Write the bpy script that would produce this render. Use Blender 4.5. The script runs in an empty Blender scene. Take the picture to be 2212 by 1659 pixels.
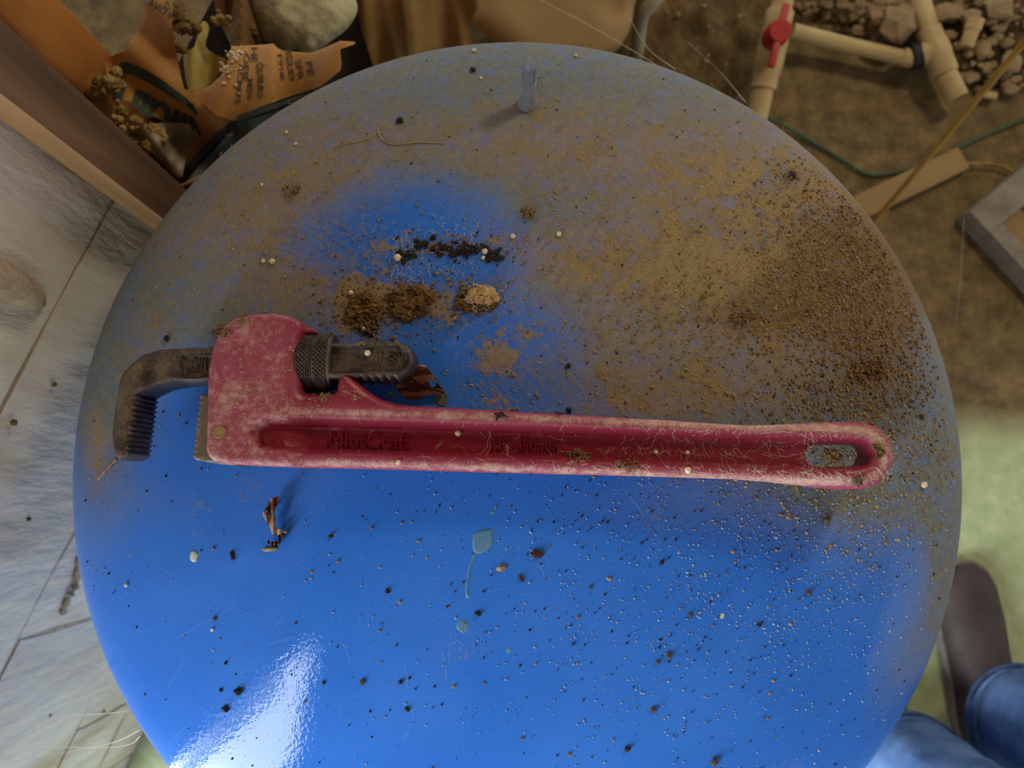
import bpy, bmesh, math, random
import numpy as np
from mathutils import Vector, Matrix, noise
from mathutils.geometry import delaunay_2d_cdt

random.seed(7); rng = np.random.default_rng(11)
S = bpy.context.scene
COL = S.collection
F = 1661.0; PITCH = 0.134; CAMZ = 1.27; ZT = 0.80      # focal length (px), camera pitch, camera height, tank top height

# ------------------------------------------------------------------ camera, sky, light, exposure
cam = bpy.data.cameras.new('camera'); camo = bpy.data.objects.new('camera', cam); COL.objects.link(camo)
cam.sensor_width = 36.0; cam.lens = 36.0 * F / 2212.0
cam.clip_start = 0.01
camo.location = (0, 0, CAMZ); camo.rotation_euler = (PITCH, 0, 0)
cam.dof.use_dof = True; cam.dof.focus_distance = 0.46; cam.dof.aperture_fstop = 8.0
S.camera = camo
S.view_settings.view_transform = 'Standard'; S.view_settings.look = 'None'
S.view_settings.gamma = 1.0; S.view_settings.exposure = 0.0
try: S.view_settings.use_curve_mapping = False
except Exception: pass
W = bpy.data.worlds.new('world'); S.world = W; W.use_nodes = True
W.node_tree.nodes['Background'].inputs[0].default_value = (1.0, 0.96, 0.90, 1)
W.node_tree.nodes['Background'].inputs[1].default_value = 1.0
# daylight through the open doorway in the left-hand wall (lies in the plane of that wall)
WN = Vector((-0.91, 0.415, 0)).normalized()             # from the tank towards the left wall
WA = Vector((-0.41, -0.91, 0)).normalized()             # along the wall, towards the doorway
WD = 0.37                                               # distance of the wall from the camera axis
def wallp(s, z, out=0.0): return WN * (WD + out) + WA * s + Vector((0, 0, z))
la = bpy.data.lights.new('door_daylight', 'AREA'); la.shape = 'RECTANGLE'
la.energy = 88.0; la.color = (0.89, 0.98, 1.0); la.size = 0.74; la.size_y = 1.70
lo = bpy.data.objects.new('door_daylight', la); COL.objects.link(lo)
lo.location = wallp(0.77 + 0.37, 0.03 + 0.85, 0.0)
lo.rotation_euler = Matrix((WA, Vector((0, 0, 1)), WA.cross(Vector((0, 0, 1))))).transposed().to_euler()
if (lo.rotation_euler.to_matrix() @ Vector((0, 0, -1))).dot(-WN) < 0:
    lo.rotation_euler = Matrix((-WA, Vector((0, 0, 1)), (-WA).cross(Vector((0, 0, 1))))).transposed().to_euler()

# warm bulb hanging in the crawl space beyond the far right corner
lb = bpy.data.lights.new('crawl_space_bulb', 'POINT'); lb.energy = 34.0; lb.color = (1.0, 0.85, 0.60); lb.shadow_soft_size = .12
lbo = bpy.data.objects.new('crawl_space_bulb', lb); COL.objects.link(lbo); lbo.location = (0.90, 1.10, 1.75)

# ------------------------------------------------------------------ helpers: measuring
RX = np.array([[1, 0, 0], [0, math.cos(PITCH), -math.sin(PITCH)], [0, math.sin(PITCH), math.cos(PITCH)]])
def ray(px, py):
    v = RX @ np.array([(px - 1106) / F, -(py - 829.5) / F, -1.0]); return v
def P(px, py, z):
    v = ray(px, py); t = (z - CAMZ) / v[2]; return Vector((v[0] * t, v[1] * t, z))
def PW(px, py, out=0.0, n=WN, d=WD):
    v = Vector(ray(px, py)); t = (d + out) / v.dot(n); q = v * t; return Vector((q.x, q.y, CAMZ + q.z))
def proj(X):
    X = np.asarray(X, float) - np.array([0, 0, CAMZ]); c = X @ RX
    return np.stack([1106 - F * c[:, 0] / c[:, 2], 829.5 + F * c[:, 1] / c[:, 2]], 1)
TC = (0.0037, 0.0225); TA = 0.3152; TB = 0.085
def dome_z(x, y):
    r2 = np.clip(((np.asarray(x) - TC[0]) ** 2 + (np.asarray(y) - TC[1]) ** 2) / TA ** 2, 0, 0.9999)
    return ZT - TB + TB * np.sqrt(1 - r2)
def dome_n(x, y):
    z = float(dome_z(x, y)) - (ZT - TB)
    return Vector(((x - TC[0]) / TA ** 2, (y - TC[1]) / TA ** 2, max(z, .002) / TB ** 2)).normalized()
def D(px, py):
    z = ZT
    for _ in range(25):
        p = P(px, py, z); z = 0.5 * z + 0.5 * float(dome_z(p.x, p.y))
    return P(px, py, z)

# ------------------------------------------------------------------ helpers: materials
def lin(c):
    return tuple(((v / 255) / 12.92 if v / 255 <= 0.04045 else ((v / 255 + 0.055) / 1.055) ** 2.4) for v in c) + (1,)
class NT:
    def __init__(s, name):
        s.m = bpy.data.materials.new(name); s.m.use_nodes = True; s.t = s.m.node_tree
        s.b = s.t.nodes['Principled BSDF']; s.tc = s.t.nodes.new('ShaderNodeTexCoord')
    def n(s, typ, **kw):
        o = s.t.nodes.new(typ)
        for k, v in kw.items(): setattr(o, k, v)
        return o
    def l(s, a, b): s.t.links.new(a, b)
    def mapping(s, sc=(1, 1, 1), rot=(0, 0, 0)):
        m = s.n('ShaderNodeMapping'); m.inputs['Scale'].default_value = sc; m.inputs['Rotation'].default_value = rot
        s.l(s.tc.outputs['Object'], m.inputs['Vector']); return m.outputs[0]
    def noise(s, scale, detail=6, vec=None, dist=0.0, rough=.55):
        o = s.n('ShaderNodeTexNoise'); o.inputs['Scale'].default_value = scale; o.inputs['Detail'].default_value = detail
        o.inputs['Distortion'].default_value = dist; o.inputs['Roughness'].default_value = rough
        s.l(vec if vec is not None else s.tc.outputs['Object'], o.inputs['Vector']); return o.outputs['Fac']
    def rng(s, x, a, b, c=0.0, d=1.0):
        o = s.n('ShaderNodeMapRange'); o.clamp = True
        for k, v in zip(('From Min', 'From Max', 'To Min', 'To Max'), (a, b, c, d)):
            if isinstance(v, (int, float)): o.inputs[k].default_value = v
            else: s.l(v, o.inputs[k])
        s.l(x, o.inputs['Value']); return o.outputs[0]
    def math(s, op, a, b=0.0, clamp=False):
        o = s.n('ShaderNodeMath', operation=op, use_clamp=clamp)
        for i, v in enumerate((a, b)):
            if isinstance(v, (int, float)): o.inputs[i].default_value = v
            else: s.l(v, o.inputs[i])
        return o.outputs[0]
    def mix(s, f, a, b):
        o = s.n('ShaderNodeMix', data_type='RGBA')
        if isinstance(f, (int, float)): o.inputs['Factor'].default_value = f
        else: s.l(f, o.inputs['Factor'])
        for k, v in ((6, a), (7, b)):
            if isinstance(v, tuple): o.inputs[k].default_value = v
            else: s.l(v, o.inputs[k])
        return o.outputs[2]
    def bump(s, h, strength=.3, dist=.001, prev=None):
        o = s.n('ShaderNodeBump'); o.inputs['Strength'].default_value = strength; o.inputs['Distance'].default_value = dist
        s.l(h, o.inputs['Height'])
        if prev is not None: s.l(prev, o.inputs['Normal'])
        return o.outputs[0]
    def attr(s, name):
        o = s.n('ShaderNodeAttribute'); o.attribute_name = name; return o.outputs['Fac']
    def set(s, **kw):
        for k, v in kw.items():
            k = k.replace('_', ' ')
            if isinstance(v, (int, float, tuple)): s.b.inputs[k].default_value = v
            else: s.l(v, s.b.inputs[k])
        return s.m
def mat(name, c1, c2, scale=20, rough=.85, bump=.3, bscale=120, bdist=.002, stretch=(1, 1, 1), rot=(0, 0, 0), metal=0.0,
        c3=None, s3=6, t3=(.5, .62), detail=7, spec=.35):
    t = NT(name); v = t.mapping(stretch, rot)
    c = t.mix(t.rng(t.noise(scale, detail, v), .32, .68), lin(c1), lin(c2))
    if c3: c = t.mix(t.rng(t.noise(s3, 6, v), *t3), c, lin(c3))
    t.set(Base_Color=c, Roughness=rough, Metallic=metal, Specular_IOR_Level=spec)
    if bump: t.set(Normal=t.bump(t.noise(bscale, 5, v), bump, bdist))
    return t.m

# ------------------------------------------------------------------ helpers: objects
def link(o): COL.objects.link(o); return o
def tag(o, label=None, cat=None, group=None, kind=None):
    for k, v in (('label', label), ('category', cat), ('group', group), ('kind', kind)):
        if v: o[k] = v
    return o
def thing(name, label, cat, loc=(0, 0, 0), group=None):
    o = link(bpy.data.objects.new(name, None)); o.location = loc; o.empty_display_size = .02
    return tag(o, label, cat, group)
def mesh_obj(name, verts, faces, m, parent=None, smooth=None, kind=None, origin=None):
    """verts in world coordinates; smooth: None flat, else the sharp angle in degrees"""
    v = np.asarray([tuple(a) for a in verts] if not isinstance(verts, np.ndarray) else verts, float)
    if parent is not None: origin = world_loc(parent)
    elif origin is None:
        lo_, hi_ = v.min(0), v.max(0); origin = ((lo_[0] + hi_[0]) / 2, (lo_[1] + hi_[1]) / 2, lo_[2])
    og = np.array(origin)
    me = bpy.data.meshes.new(name); me.from_pydata((v - og).tolist(), [], [tuple(f) for f in faces]); me.update()
    if m is not None: me.materials.append(m)
    if smooth is not None:
        me.polygons.foreach_set('use_smooth', [True] * len(me.polygons))
        if smooth < 179: me.set_sharp_from_angle(angle=math.radians(smooth))
    o = link(bpy.data.objects.new(name, me))
    if parent is not None: o.parent = parent
    else: o.location = origin
    if kind: o['kind'] = kind
    return o
def world_loc(o):
    p = Vector(o.location)
    while o.parent is not None: o = o.parent; p = p + Vector(o.location)
    return tuple(p)
def fix_normals(verts, faces):
    bm = bmesh.new(); vs = [bm.verts.new(v) for v in verts]
    for f in faces:
        try: bm.faces.new([vs[i] for i in f])
        except ValueError: pass
    bmesh.ops.recalc_face_normals(bm, faces=bm.faces[:])
    bm.verts.index_update()
    V = [tuple(v.co) for v in bm.verts]; Fc = [[v.index for v in f.verts] for f in bm.faces]; bm.free(); return V, Fc
def merge(*parts):
    V, Fc = [], []
    for v, f in parts:
        n = len(V); V += [tuple(a) for a in v]; Fc += [[i + n for i in q] for q in f]
    return V, Fc
def box(c, sx, sy, sz, ax=None, bev=0.0):
    """c centre; ax 3 unit axes"""
    ax = ax or (Vector((1, 0, 0)), Vector((0, 1, 0)), Vector((0, 0, 1)))
    bm = bmesh.new(); bmesh.ops.create_cube(bm, size=1.0)
    for v in bm.verts: v.co = Vector((v.co.x * sx, v.co.y * sy, v.co.z * sz))
    if bev: bmesh.ops.bevel(bm, geom=bm.edges[:], offset=bev, segments=2, affect='EDGES', profile=.7)
    V = [tuple(Vector(c) + ax[0] * v.co.x + ax[1] * v.co.y + ax[2] * v.co.z) for v in bm.verts]
    bm.verts.index_update(); Fc = [[v.index for v in f.verts] for f in bm.faces]; bm.free(); return V, Fc
def tube(pts, rad, seg=8, cap=True):
    """rad: number or list"""
    pts = [Vector(p) for p in pts]; n = len(pts); rad = rad if isinstance(rad, (list, tuple)) else [rad] * n
    V, Fc = [], []; up = Vector((0.13, 0.21, 1)).normalized(); prev = None
    for i, p in enumerate(pts):
        t = (pts[min(i + 1, n - 1)] - pts[max(i - 1, 0)]).normalized()
        a = (prev - t * prev.dot(t)) if prev is not None else (up.cross(t) if abs(up.dot(t)) < .97 else Vector((1, 0, 0)).cross(t))
        a.normalize(); b = t.cross(a); prev = a
        for k in range(seg):
            w = 2 * math.pi * k / seg; V.append(tuple(p + (a * math.cos(w) + b * math.sin(w)) * rad[i]))
    for i in range(n - 1):
        for k in range(seg):
            k2 = (k + 1) % seg; Fc.append([i * seg + k, i * seg + k2, (i + 1) * seg + k2, (i + 1) * seg + k])
    if cap: Fc.append(list(range(seg))[::-1]); Fc.append([(n - 1) * seg + k for k in range(seg)])
    return V, Fc
def spline(pts, n=8):
    pts = [Vector(p) for p in pts]; q = [pts[0]] + pts + [pts[-1]]; out = []
    for i in range(1, len(q) - 2):
        for k in range(n):
            t = k / n; a, b, c, d = q[i - 1], q[i], q[i + 1], q[i + 2]
            out.append(.5 * ((2 * b) + (c - a) * t + (2 * a - 5 * b + 4 * c - d) * t * t + (3 * b - a - 3 * c + d) * t ** 3))
    out.append(pts[-1]); return out
def blob(c, r, sub=2, amp=.25, freq=1.6, seed=0, squash=(1, 1, 1), flat_bottom=False):
    bm = bmesh.new(); bmesh.ops.create_icosphere(bm, subdivisions=sub, radius=1.0)
    off = Vector((seed * 3.17 % 91, seed * 7.7 % 53, seed * 1.3 % 37)); V = []
    for v in bm.verts:
        k = 1 + amp * noise.noise(v.co * freq + off) * 1.6 + amp * .5 * noise.noise(v.co * freq * 2.7 + off)
        w = v.co * k; V.append((c[0] + w.x * r * squash[0], c[1] + w.y * r * squash[1], c[2] + w.z * r * squash[2]))
    bm.verts.index_update(); Fc = [[v.index for v in f.verts] for f in bm.faces]; bm.free(); return V, Fc
def densify(poly, step, closed=True):
    out = []; n = len(poly)
    for i in range(n if closed else n - 1):
        a, b = poly[i], poly[(i + 1) % n]; L = math.hypot(b[0] - a[0], b[1] - a[1]); k = max(1, int(round(L / step)))
        out += [(a[0] + (b[0] - a[0]) * j / k, a[1] + (b[1] - a[1]) * j / k) for j in range(k)]
    if not closed: out.append(poly[-1])
    return out
def smooth_poly(poly, n=5):
    q = spline([(a, b, 0) for a, b in poly + poly[:1]], n)[:-1]; return [(v.x, v.y) for v in q]
def seg_dist(pts, poly, closed=True):
    pts = np.asarray(pts, float); a = np.asarray(poly, float); b = np.roll(a, -1, 0)
    if not closed: a, b = a[:-1], b[:-1]
    best = np.full(len(pts), 1e9)
    for i in range(len(a)):
        d = b[i] - a[i]; L = (d @ d) or 1e-9; t = np.clip(((pts - a[i]) @ d) / L, 0, 1)
        best = np.minimum(best, np.hypot(*(pts - a[i] - t[:, None] * d).T))
    return best
def inside(pts, poly):
    pts = np.asarray(pts, float); a = np.asarray(poly, float); b = np.roll(a, -1, 0); c = np.zeros(len(pts), bool)
    for (x1, y1), (x2, y2) in zip(a, b):
        if y1 == y2: continue
        k = ((y1 > pts[:, 1]) != (y2 > pts[:, 1])) & (pts[:, 0] < (x2 - x1) * (pts[:, 1] - y1) / (y2 - y1) + x1); c ^= k
    return c
def sdf(pts, poly): return np.where(inside(pts, poly), 1, -1) * seg_dist(pts, poly)      # + inside
def sstep(x, a, b): t = np.clip((np.asarray(x, float) - a) / (b - a), 0, 1); return t * t * (3 - 2 * t)
def plate2d(outline, step, holes=(), lines=(), jitter=0.0):
    """2-D triangulation of an outline with holes; returns points, triangles, boundary loops"""
    loops = [densify(outline, step)] + [densify(h, step) for h in holes]
    pts, edges, bnd = [], [], []
    for lp in loops:
        n = len(pts); pts += lp; ids = list(range(n, n + len(lp))); bnd.append(ids)
        edges += [(ids[i], ids[(i + 1) % len(ids)]) for i in range(len(ids))]
    for ln in lines:
        lp = densify(ln, step, False); n = len(pts); pts += lp; edges += [(n + i, n + i + 1) for i in range(len(lp) - 1)]
    o = np.asarray(outline, float); x0, y0 = o.min(0); x1, y1 = o.max(0)
    gx, gy = np.meshgrid(np.arange(x0, x1, step), np.arange(y0, y1, step)); g = np.stack([gx.ravel(), gy.ravel()], 1).astype(float)
    g[:, 0] += (np.arange(len(g)) // gx.shape[1] % 2) * step * .5
    if jitter: g += rng.uniform(-jitter, jitter, g.shape)
    k = inside(g, outline) & (seg_dist(g, outline) > step * .6)
    for h in holes: k &= ~inside(g, h) & (seg_dist(g, h) > step * .6)
    for ln in lines: k &= seg_dist(g, ln, False) > step * .6
    pts += [tuple(a) for a in g[k]]
    r = delaunay_2d_cdt([Vector(p) for p in pts], edges, [], 0, 1e-4)
    V = np.array([(v.x, v.y) for v in r[0]]); T = np.array([list(f) for f in r[2] if len(f) == 3])
    c = V[T].mean(1); k = inside(c, outline)
    for h in holes: k &= ~inside(c, h)
    T = T[k]
    A = V[T]; ar = (A[:, 1, 0] - A[:, 0, 0]) * (A[:, 2, 1] - A[:, 0, 1]) - (A[:, 1, 1] - A[:, 0, 1]) * (A[:, 2, 0] - A[:, 0, 0])
    T[ar > 0] = T[ar > 0][:, ::-1]                       # px y runs down: make them face up in the world
    ec = {}
    for t in T:
        for a, b in ((t[0], t[1]), (t[1], t[2]), (t[2], t[0])): ec[(a, b)] = ec.get((a, b), 0) + 1
    be = [(a, b) for (a, b) in ec if (b, a) not in ec]
    return V, T, be
def relief(outline, step, ztop, zbot, plane, holes=(), lines=(), mid=True):
    """solid seen from above: outline in photo pixels measured on the level PLANE; ztop/zbot(pts)->world z"""
    V, T, be = plate2d(outline, step, holes, lines); n = len(V)
    XY = np.array([tuple(P(a, b, plane))[:2] for a, b in V])
    top = np.column_stack([XY, ztop(V, XY)]); bot = np.column_stack([XY, zbot(V, XY)])
    Fc = [tuple(t) for t in T] + [tuple(int(i) + n for i in t[::-1]) for t in T] + [(b, a, a + n, b + n) for a, b in be]
    return np.vstack([top, bot]), [tuple(int(i) for i in f) for f in Fc]
def text_mesh(s, size, extrude, bold=0.0):
    cu = bpy.data.curves.new('lettering', 'FONT'); cu.body = s; cu.size = size; cu.extrude = extrude; cu.offset = bold
    cu.align_x = 'CENTER'; cu.align_y = 'CENTER'; cu.resolution_u = 3
    o = bpy.data.objects.new('lettering', cu); COL.objects.link(o)
    dg = bpy.context.evaluated_depsgraph_get(); me = bpy.data.meshes.new_from_object(o.evaluated_get(dg))
    V = [tuple(v.co) for v in me.vertices]; Fc = [list(p.vertices) for p in me.polygons]
    bpy.data.objects.remove(o); bpy.data.curves.remove(cu); bpy.data.meshes.remove(me); return V, Fc

# ------------------------------------------------------------------ materials
def dusty_paint(name, paint, dust, amount, rough=.35, metal=0.0, dark=None):
    """enamel or iron with dust lying on the faces that look up"""
    t = NT(name); g = t.n('ShaderNodeNewGeometry'); sx = t.n('ShaderNodeSeparateXYZ'); t.l(g.outputs['Normal'], sx.inputs[0])
    base = lin(paint) if dark is None else t.mix(t.rng(t.noise(70, 6), .4, .65), lin(paint), lin(dark))
    n1 = t.noise(90, 8, rough=.7); n2 = t.noise(900, 4, rough=.7)
    m = t.math('ADD', t.math('MULTIPLY', n1, .6), t.math('MULTIPLY', n2, .4))
    up = t.rng(sx.outputs['Z'], .2, 1.0, -.14, 0.0)
    f1 = t.rng(t.math('ADD', m, up), .50 - amount * .2, .66 - amount * .2)
    f = t.math('MULTIPLY', f1, .75)
    t.set(Base_Color=t.mix(f, base, lin(dust)), Roughness=t.rng(f, 0, .6, rough, .85), Metallic=metal, Specular_IOR_Level=.5)
    t.set(Normal=t.bump(n2, .25, .0006, t.bump(n1, .2, .0015)))
    return t.m
M = {}
def red_paint():
    t = NT('red_enamel'); d = t.attr('dust'); n1 = t.noise(60, 8, rough=.7); n2 = t.noise(1500, 3, rough=.7); n3 = t.noise(260, 6, rough=.7)
    lo_ = t.rng(d, 0, 1, .80, .47); mx = t.math('ADD', t.math('MULTIPLY', n1, .35), t.math('ADD', t.math('MULTIPLY', n2, .3), t.math('MULTIPLY', n3, .35)))
    f = t.math('MULTIPLY', t.rng(mx, t.math('SUBTRACT', lo_, .07), t.math('ADD', lo_, .09)), .8)
    base = t.mix(t.math('MULTIPLY', d, .75, True), lin((132, 12, 42)), lin((162, 84, 104)))
    c = t.mix(f, base, lin((214, 186, 166)))
    t.set(Base_Color=c, Roughness=t.rng(t.math('MAXIMUM', f, t.math('MULTIPLY', d, .6)), 0, .7, .16, .8), Specular_IOR_Level=.5)
    return t.set(Normal=t.bump(n3, .3, .0006, t.bump(n1, .15, .001)))
M['red'] = red_paint()
M['iron'] = dusty_paint('dark_iron', (76, 66, 64), (132, 112, 86), .32, .42, .35, (52, 44, 40))
M['iron_grey'] = dusty_paint('grey_iron', (112, 102, 90), (140, 120, 92), .40, .5, .3)
M['block'] = mat('painted_block', (222, 214, 206), (190, 178, 164), 14, .85, .8, 60, .006, stretch=(1, 1, .28), c3=(166, 142, 106), s3=9, t3=(.52, .70))
M['mortar'] = mat('mortar', (186, 170, 150), (150, 130, 106), 60, .95, .8, 200, .004)
M['stud'] = mat('stud_wood', (118, 90, 66), (88, 66, 48), 9, .8, .3, 30, .002, stretch=(8, 8, .5), c3=(70, 52, 40), s3=2, t3=(.5, .7))
M['stud_pale'] = mat('stud_pale_face', (192, 152, 114), (164, 124, 88), 9, .8, .3, 30, .002, stretch=(9, 9, .4))
M['ply'] = mat('plywood', (200, 136, 64), (164, 104, 46), 5, .75, .2, 30, .001, stretch=(5, 5, .7), c3=(120, 76, 40), s3=2)
M['kraft'] = mat('kraft_paper', (184, 138, 74), (156, 112, 58), 9, .7, .35, 25, .004, c3=(116, 82, 50), s3=10, t3=(.52, .7))
M['ink'] = mat('blue_print', (52, 66, 66), (66, 80, 74), 40, .7, 0)
M['inkdark'] = mat('dark_print', (58, 48, 50), (76, 64, 56), 60, .7, 0)
M['wool'] = mat('yellow_wool', (190, 164, 108), (140, 112, 64), 50, 1, .9, 200, .006)
M['foam'] = mat('yellow_foam', (176, 160, 88), (150, 132, 66), 20, .8, .3, 90, .003)
M['stone'] = mat('pale_stone', (190, 184, 148), (158, 150, 116), 24, .95, .6, 110, .004, c3=(120, 100, 70), s3=30, t3=(.66, .74))
M['endgrain'] = mat('rough_wood_block', (116, 82, 40), (84, 58, 28), 14, .9, .6, 60, .004, stretch=(6, 6, 1))
M['tanslab'] = mat('tan_slab', (152, 126, 84), (132, 106, 68), 9, .8, .3, 60, .002, c3=(100, 78, 50), s3=8, t3=(.6, .75))
M['soil'] = mat('soil', (118, 98, 62), (78, 62, 38), 22, 1, .9, 60, .01, c3=(56, 44, 28), s3=8, t3=(.5, .66))
M['rock'] = mat('rubble_stone', (158, 138, 104), (118, 100, 72), 16, .95, .7, 70, .006)
M['pvc'] = mat('dusty_pvc', (190, 170, 122), (160, 138, 92), 14, .5, .1, 60, .001)
M['primer'] = mat('pipe_primer', (158, 84, 30), (120, 60, 24), 30, .6, .1)
M['valve_red'] = mat('red_plastic', (178, 38, 40), (146, 24, 28), 20, .45, .1)
M['black'] = mat('black_fitting', (28, 30, 36), (18, 20, 24), 30, .6, .2)
M['rod'] = mat('tan_rod', (176, 138, 66), (150, 112, 50), 20, .6, .1)
M['wire'] = mat('green_wire', (72, 98, 74), (58, 80, 60), 30, .6, .1)
M['cblock'] = mat('grey_block', (146, 140, 128), (118, 112, 100), 30, .95, .6, 150, .004)
M['plastic'] = mat('grey_plastic_film', (150, 140, 118), (120, 108, 84), 20, .4, .2)
M['sole'] = mat('shoe_sole', (142, 132, 130), (110, 102, 98), 40, .8, .2)
M['shoe'] = mat('brown_shoe', (70, 60, 58), (48, 40, 38), 20, .7, .3, 120, .002)
M['skin'] = mat('skin', (200, 150, 120), (180, 130, 104), 20, .6, .1)
def denim():
    t = NT('denim'); v = t.mapping((1, 1, 1))
    w = t.n('ShaderNodeTexWave'); w.inputs['Scale'].default_value = 260; w.inputs['Distortion'].default_value = 1.5; t.l(v, w.inputs['Vector'])
    c = t.mix(t.rng(t.noise(14, 6), .35, .68), lin((58, 92, 150)), lin((108, 142, 196)))
    c = t.mix(t.math('MULTIPLY', w.outputs['Fac'], .35), c, lin((36, 54, 88)))
    return t.set(Base_Color=c, Roughness=.95, Normal=t.bump(t.noise(30, 4), .5, .006))
M['denim'] = denim()
M['stitch'] = mat('denim_hem', (70, 96, 140), (50, 70, 104), 40, .95, .4, 200)
M['tan_grit'] = mat('tan_grit', (176, 146, 98), (140, 110, 68), 90, .95, 0)
M['pale_grit'] = mat('pale_grit', (166, 178, 200), (130, 142, 166), 90, .9, 0)
M['dark_grit'] = mat('dark_grit', (62, 48, 36), (36, 28, 22), 90, .95, 0)
M['brown_grit'] = mat('brown_grit', (152, 122, 80), (112, 86, 52), 90, .95, 0)
M['lint'] = mat('lint_fibre', (178, 158, 120), (150, 128, 90), 60, 1, 0)
M['web'] = mat('cobweb_silk', (232, 222, 206), (206, 194, 172), 60, .8, 0)
M['bead'] = mat('cream_bead', (232, 218, 186), (212, 192, 150), 200, .5, .1)
M['seed'] = mat('husk_seed', (206, 158, 92), (172, 120, 60), 200, .5, .1)
M['leaf'] = mat('dead_leaf', (112, 58, 28), (74, 38, 22), 60, .6, .5, 180, .002)
M['leafpale'] = mat('dry_leaf', (186, 150, 118), (134, 92, 66), 140, .75, .5, 260, .002, c3=(84, 40, 24), s3=60, t3=(.52, .66))
M['leafchip'] = mat('dark_leaf_chip', (66, 36, 30), (44, 24, 20), 200, .6, .3)
M['bark'] = mat('bark_flake', (188, 172, 138), (96, 78, 58), 300, .9, .6, 400, .001, stretch=(.3, 3, 1))
M['clump'] = mat('dirt_clump', (146, 114, 66), (86, 62, 34), 180, 1, .9, 500, .003)
M['clod'] = mat('grey_clod', (112, 96, 74), (58, 48, 38), 300, 1, .8, 500, .002)
M['cocoon'] = mat('cocoon_fluff', (214, 186, 134), (180, 142, 92), 200, 1, .8, 500, .003)
M['blackcrumb'] = mat('black_residue', (40, 34, 30), (18, 16, 16), 200, .8, .4)
M['drip'] = mat('dried_drip', (92, 138, 172), (80, 126, 164), 200, .35, .2, 300, .0005)
M['crust'] = mat('white_crust', (206, 214, 214), (170, 184, 190), 300, .8, .5, 500, .001)
M['scratch'] = mat('paint_scratch', (112, 160, 236), (90, 140, 226), 100, .5, 0)
M['cap'] = mat('grey_plastic_cap', (130, 135, 146), (106, 110, 120), 60, .5, .2, c3=(128, 112, 80), s3=40, t3=(.58, .7))
M['base'] = mat('tank_base', (40, 44, 52), (30, 32, 38), 20, .7, .1)

def dome_material():
    t = NT('blue_tank_enamel')
    film, patch, crumb = t.attr('film'), t.attr('patch'), t.attr('crumb')
    n0 = t.noise(9, 5); n1 = t.noise(46, 9, rough=.68, dist=.4); n2 = t.noise(240, 6, rough=.7); n3 = t.noise(1100, 3, rough=.7)
    mixn = t.math('ADD', t.math('MULTIPLY', n1, .62), t.math('MULTIPLY', n2, .38))
    base = t.mix(t.rng(n0, .35, .65), lin((46, 112, 214)), lin((56, 122, 224)))
    base = t.mix(t.math('MULTIPLY', t.rng(n3, .55, .75), .12), base, lin((150, 180, 220)))
    film = t.rng(film, .03, .56); ff = t.math('MULTIPLY', film, t.rng(t.math('ADD', t.math('MULTIPLY', n1, .6), t.math('MULTIPLY', n2, .4)), .40, .58, .84, 1.04), True); ff = t.math('MULTIPLY', ff, .93)
    n4 = t.noise(120, 3, dist=.6); n5 = t.noise(62, 5, rough=.6, dist=.8); n6 = t.noise(150, 4, rough=.6, dist=.6)
    ff = t.math('MULTIPLY', ff, t.rng(n4, .56, .64, 1.0, .72))
    c = t.mix(ff, base, t.mix(t.rng(patch, .22, .52), t.mix(t.rng(n2, .3, .7), lin((106, 110, 92)), lin((134, 134, 112))), t.mix(t.rng(n2, .3, .7), lin((136, 118, 80)), lin((160, 142, 104)))))
    lo_ = t.rng(patch, 0, .9, .72, .40)
    pf = t.rng(mixn, t.math('SUBTRACT', lo_, .025), t.math('ADD', lo_, .035))
    v1 = t.rng(t.math('ABSOLUTE', t.math('SUBTRACT', n5, .5)), .004, .020, 1.0, 0.0); v2 = t.rng(t.math('ABSOLUTE', t.math('SUBTRACT', n6, .5)), .006, .03, 1.0, 0.0)
    vein = t.math('MULTIPLY', t.math('MAXIMUM', v1, v2), t.math('MULTIPLY', t.rng(patch, .10, .42, 0, .8), t.rng(n2, .42, .60)))
    pf = t.math('MAXIMUM', t.math('MULTIPLY', pf, .88), vein)
    c = t.mix(pf, c, t.mix(t.rng(n3, .35, .65), lin((126, 108, 66)), lin((172, 150, 104))))
    lc = t.rng(crumb, 0, .9, .74, .38)
    mc = t.math('ADD', t.math('MULTIPLY', n2, .6), t.math('MULTIPLY', n3, .4))
    cf = t.rng(mc, t.math('SUBTRACT', lc, .06), t.math('ADD', lc, .06))
    c = t.mix(t.math('MULTIPLY', cf, .85), c, t.mix(t.rng(n3, .4, .6), lin((82, 64, 36)), lin((150, 122, 78))))
    dirt = t.math('MAXIMUM', t.math('MAXIMUM', pf, cf), ff)
    t.set(Base_Color=c, Roughness=t.rng(dirt, 0, .8, .06, .75), Specular_IOR_Level=t.rng(dirt, 0, .8, .24, .15))
    hd = t.math('ADD', t.math('MULTIPLY', t.math('ADD', pf, cf), t.math('ADD', .4, n3)), t.math('MULTIPLY', ff, t.math('MULTIPLY', n2, .5)))
    b1 = t.bump(t.noise(380, 2), .16, .0006)
    return t.set(Normal=t.bump(hd, .55, .0012, b1))
M['dome'] = dome_material()

# ================================================================== THE SETTING
def gnoise(x, y, s, seed=0): return noise.noise(Vector((x * s + seed, y * s - seed * .7, seed * 1.3)))
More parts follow.
